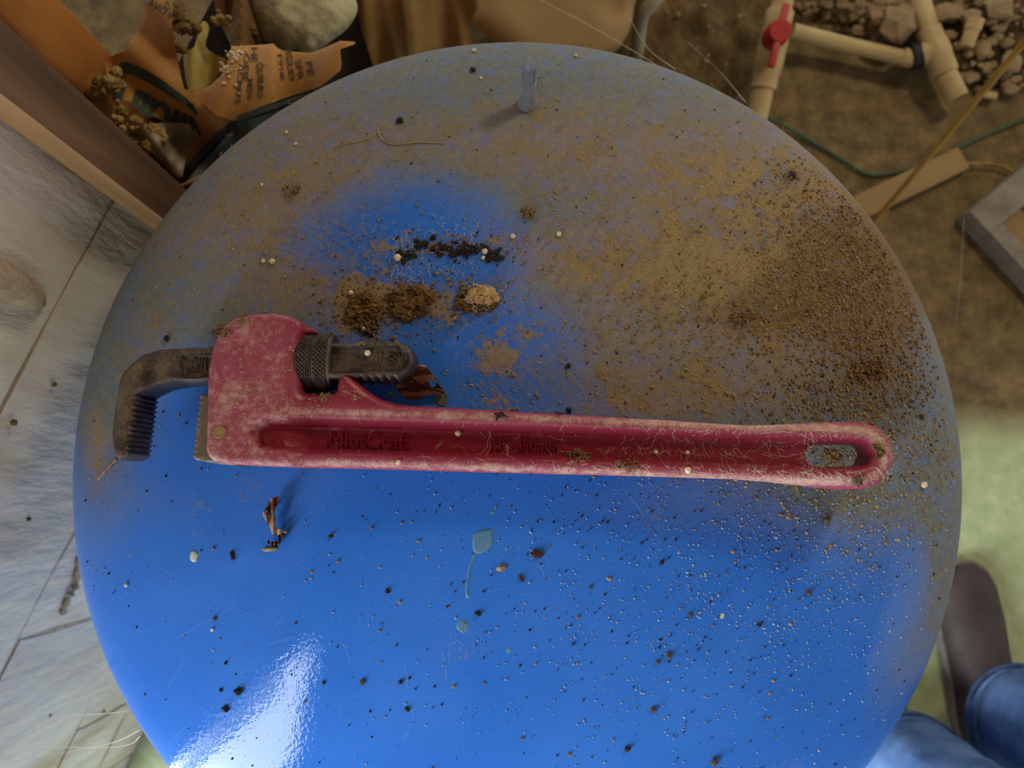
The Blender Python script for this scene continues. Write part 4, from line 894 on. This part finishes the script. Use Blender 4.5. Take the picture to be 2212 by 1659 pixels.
for x, y, r, rot, lab in ((1160, 1196, 13, .2, 'dark red-brown leaf chip on the clean blue paint'), (1082, 1227, 11, -.2, 'grey brown flake left of the leaf chip'), (1125, 1249, 9, .9, 'thin dark pellet below the leaf chip'), (503, 1200, 10, 1.3, 'narrow dark pellet right of the white crust'), (1990, 900, 8, .4, 'dark flake near the right rim')):
    small('leaf_chip', x, y, r, M['leafchip'] if 'dark' in lab else M['bark'], lab, 'leaf', None, (1, .42 if 'pellet' in lab else .7, .4), .45, 2, rot, None, 25)
for x, y, r, lab in ((420, 1203, 12, 'round white crust spot left of the pellet'), (720, 1155, 3, 'tiny white crust fleck by the black speck'), (1560, 1330, 6, 'white crust fleck on the lower right')):
    small('crust_spot', x, y, r, M['crust'], lab, 'crust', None, (1, 1, .12), .3)
# leaves
def leaf(poly, hf, holes, m, name, label, step=3.0, rib=None):
    poly = smooth_poly(poly, 3); holes = [smooth_poly(h, 3) for h in holes]; V, T, be = plate2d(poly, step, holes); n = len(V); h = hf(V)
    B = []
    for (a, b), q in zip(V, h):
        p = D(a, b); z = p.z + q; B.append(tuple(P(a, b, z)))
    B = np.array(B); bot = B.copy(); bot[:, 2] -= .0005
    lf = thing(name, label, 'leaf', tuple(B[np.argmin(B[:, 2])]))
    mesh_obj('leaf_blade', np.vstack([B, bot]), [tuple(int(i) for i in t) for t in T] + [tuple(int(i) + n for i in t[::-1]) for t in T] + [(b, a, a + n, b + n) for a, b in be], m, lf, 60)
    if rib:
        q = [(a, b) for a, b in densify(rib, 5, False)]; hh = hf(np.array(q)); V, Fc = tube([P(a, b, D(a, b).z + z_ + .0004) for (a, b), z_ in zip(q, hh)], .0005, 6); mesh_obj('midrib', V, Fc, m, lf, 60)
    return lf
leaf([(890, 792), (905, 790), (924, 796), (936, 812), (944, 826), (962, 848), (950, 852), (930, 852), (903, 863), (880, 863), (866, 850), (852, 830), (862, 808), (876, 800)], lambda v: .004 + .006 * np.sin(np.clip((v[:, 0] - 850) / 110, 0, 1) * 3.1) * np.clip((860 - v[:, 1]) / 60, 0, 1) + .0015 * np.sin(v[:, 1] * .2),
     [[(926, 824), (934, 820), (943, 828), (938, 836), (930, 834)]], M['leaf'], 'dead_leaf', 'torn brown dead leaf tucked under the end of the iron shank', 3, [(868, 806), (900, 822), (935, 840), (960, 848)])
s6 = 200 / 1843.0; z6 = lambda L: [(540 + a * s6, 1040 + b * s6) for a, b in L]
leaf(z6([(580, 280), (500, 310), (410, 345), (370, 410), (362, 480), (295, 540), (255, 620), (265, 690), (320, 790), (380, 880), (410, 950), (432, 1030), (470, 1070), (540, 1075), (600, 1050), (660, 1045), (745, 1010), (690, 1000), (620, 950), (560, 945), (510, 900), (490, 850), (505, 740), (480, 620), (500, 560), (540, 450)]),
     lambda v: .003 + .007 * np.clip(1 - np.abs((v[:, 1] - 1105) / 50), 0, 1) + .0035 * np.sin((v[:, 0] - 568) * .22) ** 2 + .003 * sstep(v[:, 0], 580, 600) * (1 - sstep(v[:, 1], 1085, 1110)),
     [z6([(285, 590), (320, 578), (355, 595), (335, 615), (300, 612)]), z6([(350, 690), (372, 660), (388, 690), (375, 725)]), z6([(455, 1000), (490, 985), (515, 1010), (500, 1040), (460, 1035)])], M['leafpale'], 'curled_leaf', 'curled dry brown leaf fragment with holes below the heel jaw', 1.6)
leaf(z6([(560, 1070), (640, 1050), (690, 1040), (640, 1150), (590, 1230), (520, 1300), (450, 1290), (400, 1262), (335, 1205), (345, 1165), (400, 1185), (440, 1200), (490, 1180), (530, 1190), (580, 1140)]), lambda v: .002 + .003 * np.sin(v[:, 0] * .4) ** 2 + .002 * np.cos(v[:, 1] * .5) ** 2,
     [z6([(400, 1205), (430, 1215), (415, 1235)])], mat('leaf_skeleton', (120, 88, 62), (44, 30, 22), 500, .8, .8, 600, .003), 'leaf_skeleton', 'dark lacy leaf scrap joined below the curled leaf', 1.6)
small('bark_flake', 584, 1186, 17, M['bark'], 'pale striped bark flake below the dark leaf scrap', 'bark', None, (1, .30, .2), .25, 3, -.08)
leaf([(940, 850), (962, 848), (966, 862), (962, 876), (948, 874), (938, 862)], lambda v: np.full(len(v), .0006), [], mat('grey_leaf', (104, 110, 84), (84, 88, 66), 200, .8, .3), 'grey_leaf_scrap', 'small flat grey-green leaf scrap at the tip of the dead leaf', 3)
leaf([(1065, 892), (1078, 891), (1086, 889), (1090, 895), (1101, 901), (1085, 900), (1076, 905), (1073, 909), (1071, 899)], lambda v: np.full(len(v), wtop(1080, 896) - D(1080, 896).z + .0018), [], M['leafchip'], 'star_leaf_chip', 'black star-shaped leaf chip on the upper rim of the handle', 2)
leaf([(1196, 889), (1216, 891), (1218, 895), (1205, 897)], lambda v: np.full(len(v), wtop(1205, 898) - D(1205, 895).z + .0016), [], M['leafchip'], 'bark_chip', 'narrow black chip on the upper rim of the handle', 2)
# twig by the hook jaw
q = spline([D(212, 1035), D(226, 1020) + Vector((0, 0, .0008)), D(240, 1005) + Vector((0, 0, .001)), D(254, 992) + Vector((0, 0, .0012))], 4)
V, Fc = tube(q, [.0008 + .0003 * math.sin(i * 1.9) for i in range(len(q))], 7); o = mesh_obj('twig', V, Fc, M['tan_grit'], None, 60); tag(o, 'thin tan twig sticking out under the hook jaw', 'twig')
# clumps of dirt and fluff
def fibres(cx, cy, rad, n, L, seed, hmax=.004, rr=.00014, fn=None):
    r = np.random.default_rng(seed); parts = []
    for i in range(n):
        a = r.uniform(0, 6.28); d = rad * math.sqrt(r.random()); x, y = cx + d * math.cos(a), cy + d * math.sin(a); w = r.uniform(0, 6.28); p, nn, _ = on(x, y); pts = []
        for k in range(5):
            t = k / 4; x2 = x + L * t * math.cos(w); y2 = y + L * t * math.sin(w); w += r.uniform(-.6, .6)
            p2, n2, _ = on(x2, y2); pts.append(p2 + n2 * (rr * .5 + hmax * r.random() * math.sin(3.14 * t)))
        parts.append(tube(pts, rr, 4, False))
    return merge(*parts)
def clump(x, y, rx, ry, label, m, seed, n=16, fib=40, hz=.5, name='dirt_clump'):
    random.seed(seed); t = thing(name, label, 'clump', D(x, y)); parts = []
    for i in range(int(n * 2.6)):
        a = random.uniform(0, 6.28); d = random.random() ** .65; px, py = x + rx * d * math.cos(a), y + ry * d * math.sin(a); p, nn, _ = on(px, py); r = random.uniform(.10, .30) * min(rx, ry) * .000275
        parts.append(blob(tuple(p + nn * r * hz), r, 2, .85, 2.8, seed * 3 + i, (1.3, .9, .75)))
    V, Fc = merge(*parts); mesh_obj('clump_body', V, Fc, m, t, 25, 'stuff')
    if fib: V, Fc = fibres(x, y, (rx + ry) / 2, int(fib * 1.6), 12, seed + 1); mesh_obj('lint', V, Fc, M['lint'], t, 180, 'stuff')
    return t
clump(785, 672, 34, 36, 'brown dirt clump above the adjusting nut', M['clump'], 21, 30, 60); clump(800, 705, 16, 22, 'dark dirt clump just above the iron shank', M['blackcrumb'], 22, 16, 30)
clump(888, 655, 46, 36, 'wide brown dirt clump between the shank and the black residue', M['clump'], 23, 36, 80)
co = clump(1030, 650, 44, 28, 'cream fluffy cocoon nested in brown dirt right of the clump', M['clump'], 24, 24, 50, name='cocoon')
parts = []
for i, (dx, dy, r) in enumerate(((-10, -6, 15), (8, -10, 17), (24, -6, 14), (36, 4, 9), (0, 6, 14), (16, 8, 13), (-20, 6, 11))):
    p = D(1036 + dx, 643 + dy); parts.append(blob(tuple(p + Vector((0, 0, .0025))), r * .000275, 3, .35, 2.6, 300 + i, (1.1, .9, .8)))
V, Fc = merge(*parts); mesh_obj('cocoon_silk', V, Fc, M['cocoon'], co, 180); V, Fc = fibres(1040, 642, 36, 60, 16, 31, .006); mesh_obj('silk_fibres', V, Fc, M['web'], co, 180, 'stuff')
for i, (x, y, rx, ry, lab, m) in enumerate(((630, 412, 18, 12, 'brown dirt clump high on the left of the dome', 'clump'), (1142, 460, 18, 12, 'pale-topped dirt clump high in the middle of the dome', 'clump'), (1705, 380, 14, 10, 'dark dirt clump near the upper right rim', 'blackcrumb'), (480, 715, 16, 14, 'brown dirt clump touching the top left of the wrench head', 'clump'),
                                  (525, 690, 10, 8, 'small dirt clump on the top corner of the wrench head', 'clump'), (1875, 800, 34, 26, 'grey crumbly dirt clump near the right rim', 'clump'), (1600, 690, 30, 14, 'low brown dirt clump in the middle of the right dust', 'clump'), (1800, 985, 22, 14, 'tan dirt clump over the slot of the wrench eye', 'clump'), (1890, 975, 16, 16, 'pale dirt clump on the wrench eye', 'clump'),
                                  (1250, 985, 30, 9, 'dirt clump on the lower rim in the middle of the handle', 'clump'), (1350, 1003, 34, 8, 'longer dirt clump on the lower rim further right', 'clump'), (700, 845, 24, 5, 'dirt packed under the adjusting nut', 'clump'), (1145, 232, 10, 6, 'dirt caught at the foot of the valve', 'clump'))):
    clump(x, y, rx, ry, lab, M[m], 400 + i * 7, 14, 24)
# black residue strip with threads
rs = thing('black_residue', 'strip of black crumbly residue across the blue dome', 'residue', D(970, 545))
parts = []; random.seed(91)
for i in range(90):
    t = random.random(); x = lerp(858, 1085, t) + random.gauss(0, 6); y = 555 - 34 * math.sin(3.0 * min(1, t * 1.15)) * .8 + random.gauss(0, 9) + (12 if .35 < t < .6 else 0)
    p, nn, _ = on(x, y); r = random.uniform(.0006, .0022); parts.append(blob(tuple(p + nn * r * .4), r, 1, .6, 2.2, 900 + i, (1.2, 1, .8)))
V, Fc = merge(*parts); mesh_obj('residue_crumbs', V, Fc, M['blackcrumb'], rs, 60, 'stuff')
V, Fc = fibres(965, 545, 80, 50, 14, 92, .004, .00009); V2 = fibres(870, 562, 40, 26, 34, 93, .003, .00008); V, Fc = merge((V, Fc), V2); mesh_obj('web_threads', V, Fc, M['web'], rs, 180, 'stuff')

# loose grit, thousands of grains: uncountable
def grains(name, label, n, blobs, base, size, m, seed, region=(150, 90, 2090, 1680)):
    r = np.random.default_rng(seed); C = r.uniform(region[:2], region[2:], (n * 30, 2)); w = np.clip(field(C, blobs) + base, 0, None)
    k = r.random(len(w)) < w; C = C[k][:n]
    oc = np.hypot(C[:, 0] - 1117, C[:, 1] - 1053) < 945; C = C[oc]
    octv = np.array([(1, 0, 0), (-1, 0, 0), (0, 1, 0), (0, -1, 0), (0, 0, 1), (0, 0, -1)], float); octf = [(0, 2, 4), (2, 1, 4), (1, 3, 4), (3, 0, 4), (2, 0, 5), (1, 2, 5), (3, 1, 5), (0, 3, 5)]
    # dome points, vectorised
    z = np.full(len(C), ZT); vd = np.stack([(C[:, 0] - 1106) / F, -(C[:, 1] - 829.5) / F, -np.ones(len(C))], 1) @ RX.T
    for _ in range(25): t = (z - CAMZ) / vd[:, 2]; z = .5 * z + .5 * dome_z(vd[:, 0] * t, vd[:, 1] * t)
    t = (z - CAMZ) / vd[:, 2]; B = np.stack([vd[:, 0] * t, vd[:, 1] * t, z], 1)
    s = size[0] + (size[1] - size[0]) * r.random(len(C)) ** 3
    ov = octv[None] * (s[:, None, None] * r.uniform(.6, 1.3, (len(C), 6, 1))); a = r.uniform(0, 6.28, len(C)); cs, sn = np.cos(a), np.sin(a)
    tilt = r.uniform(-.6, .6, len(C)); ov2 = ov.copy(); ov2[:, :, 0] = ov[:, :, 0] * cs[:, None] - ov[:, :, 1] * sn[:, None]; ov2[:, :, 1] = ov[:, :, 0] * sn[:, None] + ov[:, :, 1] * cs[:, None]
    ov2[:, :, 2] += ov2[:, :, 0] * tilt[:, None]
    V = (B[:, None] + ov2 + np.array([0, 0, 1]) * (s * .45)[:, None, None]).reshape(-1, 3)
    Fc = [tuple(i * 6 + q for q in f) for i in range(len(C)) for f in octf]
    o = mesh_obj(name, V, Fc, m, None, None, 'stuff'); return tag(o, label, 'grit')
GR = [(1830, 560, 150, 140, .9, 30), (1900, 760, 110, 180, .8), (1750, 900, 200, 90, .5), (1600, 680, 220, 120, .35), (1850, 1080, 180, 90, .55), (1400, 500, 300, 150, .14)]
grains('tan_grit', 'fine tan grit scattered over the dusty right side of the dome', 6500, GR + [(700, 600, 250, 150, .1), (1060, 800, 100, 80, .2)], .005, (.00025, .0014), M['tan_grit'], 1)
grains('brown_grit', 'brown crumbs heaped over the dusty right side of the dome', 6500, [(1820, 540, 110, 110, 1, 30), (1900, 720, 80, 130, .6), (1850, 890, 110, 90, .45), (885, 655, 70, 45, .6), (785, 675, 45, 50, .6), (1600, 690, 160, 50, .3)], .0008, (.0003, .0015), M['brown_grit'], 2)
grains('pale_grit', 'pale specks sprinkled over the lower right of the dome', 8500, [(1750, 1180, 250, 170, .5), (1900, 1000, 120, 160, .6), (1880, 820, 120, 110, .6), (1550, 1350, 300, 200, .16), (1300, 1200, 350, 200, .1), (1300, 600, 250, 100, .12), (1000, 540, 140, 40, .3), (1850, 560, 140, 120, .3)], .018, (.00018, .0009), M['pale_grit'], 3)
grains('dark_grit', 'dark specks sprinkled over the whole dome', 2800, [(1850, 620, 150, 200, .10), (960, 535, 90, 25, .6), (1860, 880, 110, 80, .4), (1500, 1200, 400, 300, .05)], .012, (.0002, .0010), M['dark_grit'], 4)
# lint fibres on the dome and cobweb on the wrench
parts = []
for i, (x, y, r, n, L) in enumerate(((650, 420, 200, 90, 18), (1100, 330, 240, 90, 16), (1500, 420, 260, 120, 18), (1350, 560, 180, 150, 20), (1780, 520, 170, 110, 18), (1180, 640, 200, 90, 16), (700, 620, 160, 80, 16), (1480, 780, 220, 100, 18), (1850, 850, 130, 90, 16))):
    parts.append(fibres(x, y, r, n, L, 500 + i, .0022, .00013))
V, Fc = merge(*parts); o = mesh_obj('lint', V, Fc, M['lint'], None, 180, 'stuff'); tag(o, 'tan lint fibres clinging to the dusty dome', 'lint')
q1 = spline([D(720, 321), D(750, 311), D(790, 302), D(812, 290), D(820, 278), D(816, 262)], 6); q2 = spline([D(816, 278), D(824, 300), D(845, 312), D(870, 312), D(905, 308), D(960, 310)], 6)
V, Fc = merge(tube([p + dome_n(p.x, p.y) * .0004 for p in q1], .0004, 5), tube([p + dome_n(p.x, p.y) * .0004 for p in q2], .0005, 5)); o = mesh_obj('lint_thread', V, Fc, M['lint'], None, 60); tag(o, 'curved pale lint thread on the upper left of the dome', 'thread')
parts = []
r = np.random.default_rng(77)
for (xa, xb, n, spread) in ((640, 1000, 26, 8), (1000, 1400, 90, 14), (1380, 1780, 260, 24), (1740, 1930, 130, 30)):
    for i in range(n):
        x = r.uniform(xa, xb); yc = 958 + (x - 600) * .022; side = r.choice([-1, 1, 0], p=[.35, .4, .25]); y = yc + side * r.uniform(25, 52) + r.normal(0, 6)
        if wtop(x, y) is None: continue
        w = r.normal(0, .7) + (0 if r.random() < .6 else 1.57); L = r.uniform(8, 40); pts = []
        for k in range(5):
            t = k / 4; x2 = x + L * (t - .5) * math.cos(w); y2 = y + L * (t - .5) * math.sin(w); w += r.uniform(-.35, .35); z = wtop(x2, y2)
            if z is None: break
            pts.append(P(x2, y2, z + .0002 + .0012 * r.random() * math.sin(3.14 * t)))
        if len(pts) > 2: parts.append(tube(pts, r.choice([.00005, .00007, .0001]), 4, False))
V, Fc = merge(*parts); o = mesh_obj('cobweb', V, Fc, M['web'], None, 180, 'stuff'); tag(o, 'pale tangled cobweb clinging to the red wrench handle', 'cobweb')
# crumbs of dust lying on the wrench
r = np.random.default_rng(9); parts = []
FL = [(r.uniform(470, 1935), None, 1.0) for _ in range(900)] + [(520 + r.normal(0, 3), 785 + r.normal(0, 16), 1.6) for _ in range(14)] + [(a + r.normal(0, 3), b + r.normal(0, 4), 1.7) for a, b in ((526, 845), (548, 842), (562, 838), (508, 872), (530, 893), (500, 957), (626, 756), (622, 800), (640, 690), (560, 880), (745, 850), (765, 860), (480, 985), (520, 990)) for _ in range(6)] \
    + [(r.uniform(a, b), r.normal(c, 6), 1.5) for a, b, c in ((610, 720, 866), (610, 700, 880), (740, 800, 850), (1000, 1100, 905), (1190, 1500, 922), (1100, 1500, 1015), (1750, 1850, 950), (1860, 1930, 940), (1880, 1930, 1030)) for _ in range(26)]
for i, (x, y, k) in enumerate(FL):
    if y is None:
        yc = 946 + (x - 600) * .026; y = yc + r.choice([-1, 1]) * abs(r.normal(44, 7)) if x > 640 else r.uniform(690, 995)
    z = wtop(x, y)
    if z is None: continue
    q = r.uniform(.00010, .00030) * k; parts.append(blob(tuple(P(x, y, z + q * .4)), q, 0, .5, 2, i, (r.uniform(.8, 2.2), 1, .7)))
V, Fc = merge(*parts); o = mesh_obj('dust_crumbs', V, Fc, M['lint'], None, None, 'stuff'); tag(o, 'pale dust crumbs lying on the head and rims of the red wrench', 'dust')
# long single strands of web
ST = [([P(1160, -5, .62), P(1300, 70, .66), P(1460, 166, .70)], 'long cobweb strand crossing the tan slab'), ([PW(20, 1610, -.03), P(245, 1614, .62), D(305, 1588)], 'cobweb strand low on the white wall at the left rim'),
      ([PW(85, 1548, -.02), P(200, 1543, .64), D(278, 1536)], 'cobweb strand above the lowest one at the left rim'), ([PW(130, 1628, -.03), P(240, 1605, .62), D(305, 1575)], 'cobweb strand slanting up to the left rim'), ([PW(125, 1312, -.02), D(240, 1330)], 'cobweb strand by the mortar gap at the left rim'),
      ([P(1485, 90, .2), P(1550, 150, .3), D(1612, 222)], 'cobweb strand between the soil and the white valve pipe'), ([P(2082, 470, .2), P(2075, 600, .1), P(2062, 720, .01)], 'cobweb strand hanging from the grey crate corner'),
      ([P(1360, 40, .45), P(1400, 105, .5), D(1460, 150)], 'short cobweb strand right of the tan slab')]
for i, (q, lab) in enumerate(ST):
    V, Fc = tube(spline(q, 5), .00022, 5); o = mesh_obj('cobweb_strand', V, Fc, M['web'], None, 180); tag(o, lab, 'cobweb')
# mortar crumbs stuck on the white wall
for i, (x, y, r, lab) in enumerate(((28, 914, 8, 'dark crumb in the wall joint at the left edge'), (62, 1122, 6, 'dark crumb on the white wall below the joint'), (108, 1545, 7, 'brown crumb low on the white wall'), (225, 1537, 6, 'brown crumb in the web by the left rim'), (118, 830, 7, 'brown chip on the white wall beside the hook jaw'))):
    p = PW(x, y, -.002); V, Fc = blob(tuple(p), r * .00035, 1, .4, 2, 700 + i); o = mesh_obj('wall_crumb', V, Fc, M['clump'], None, 40); tag(o, lab, 'crumb')
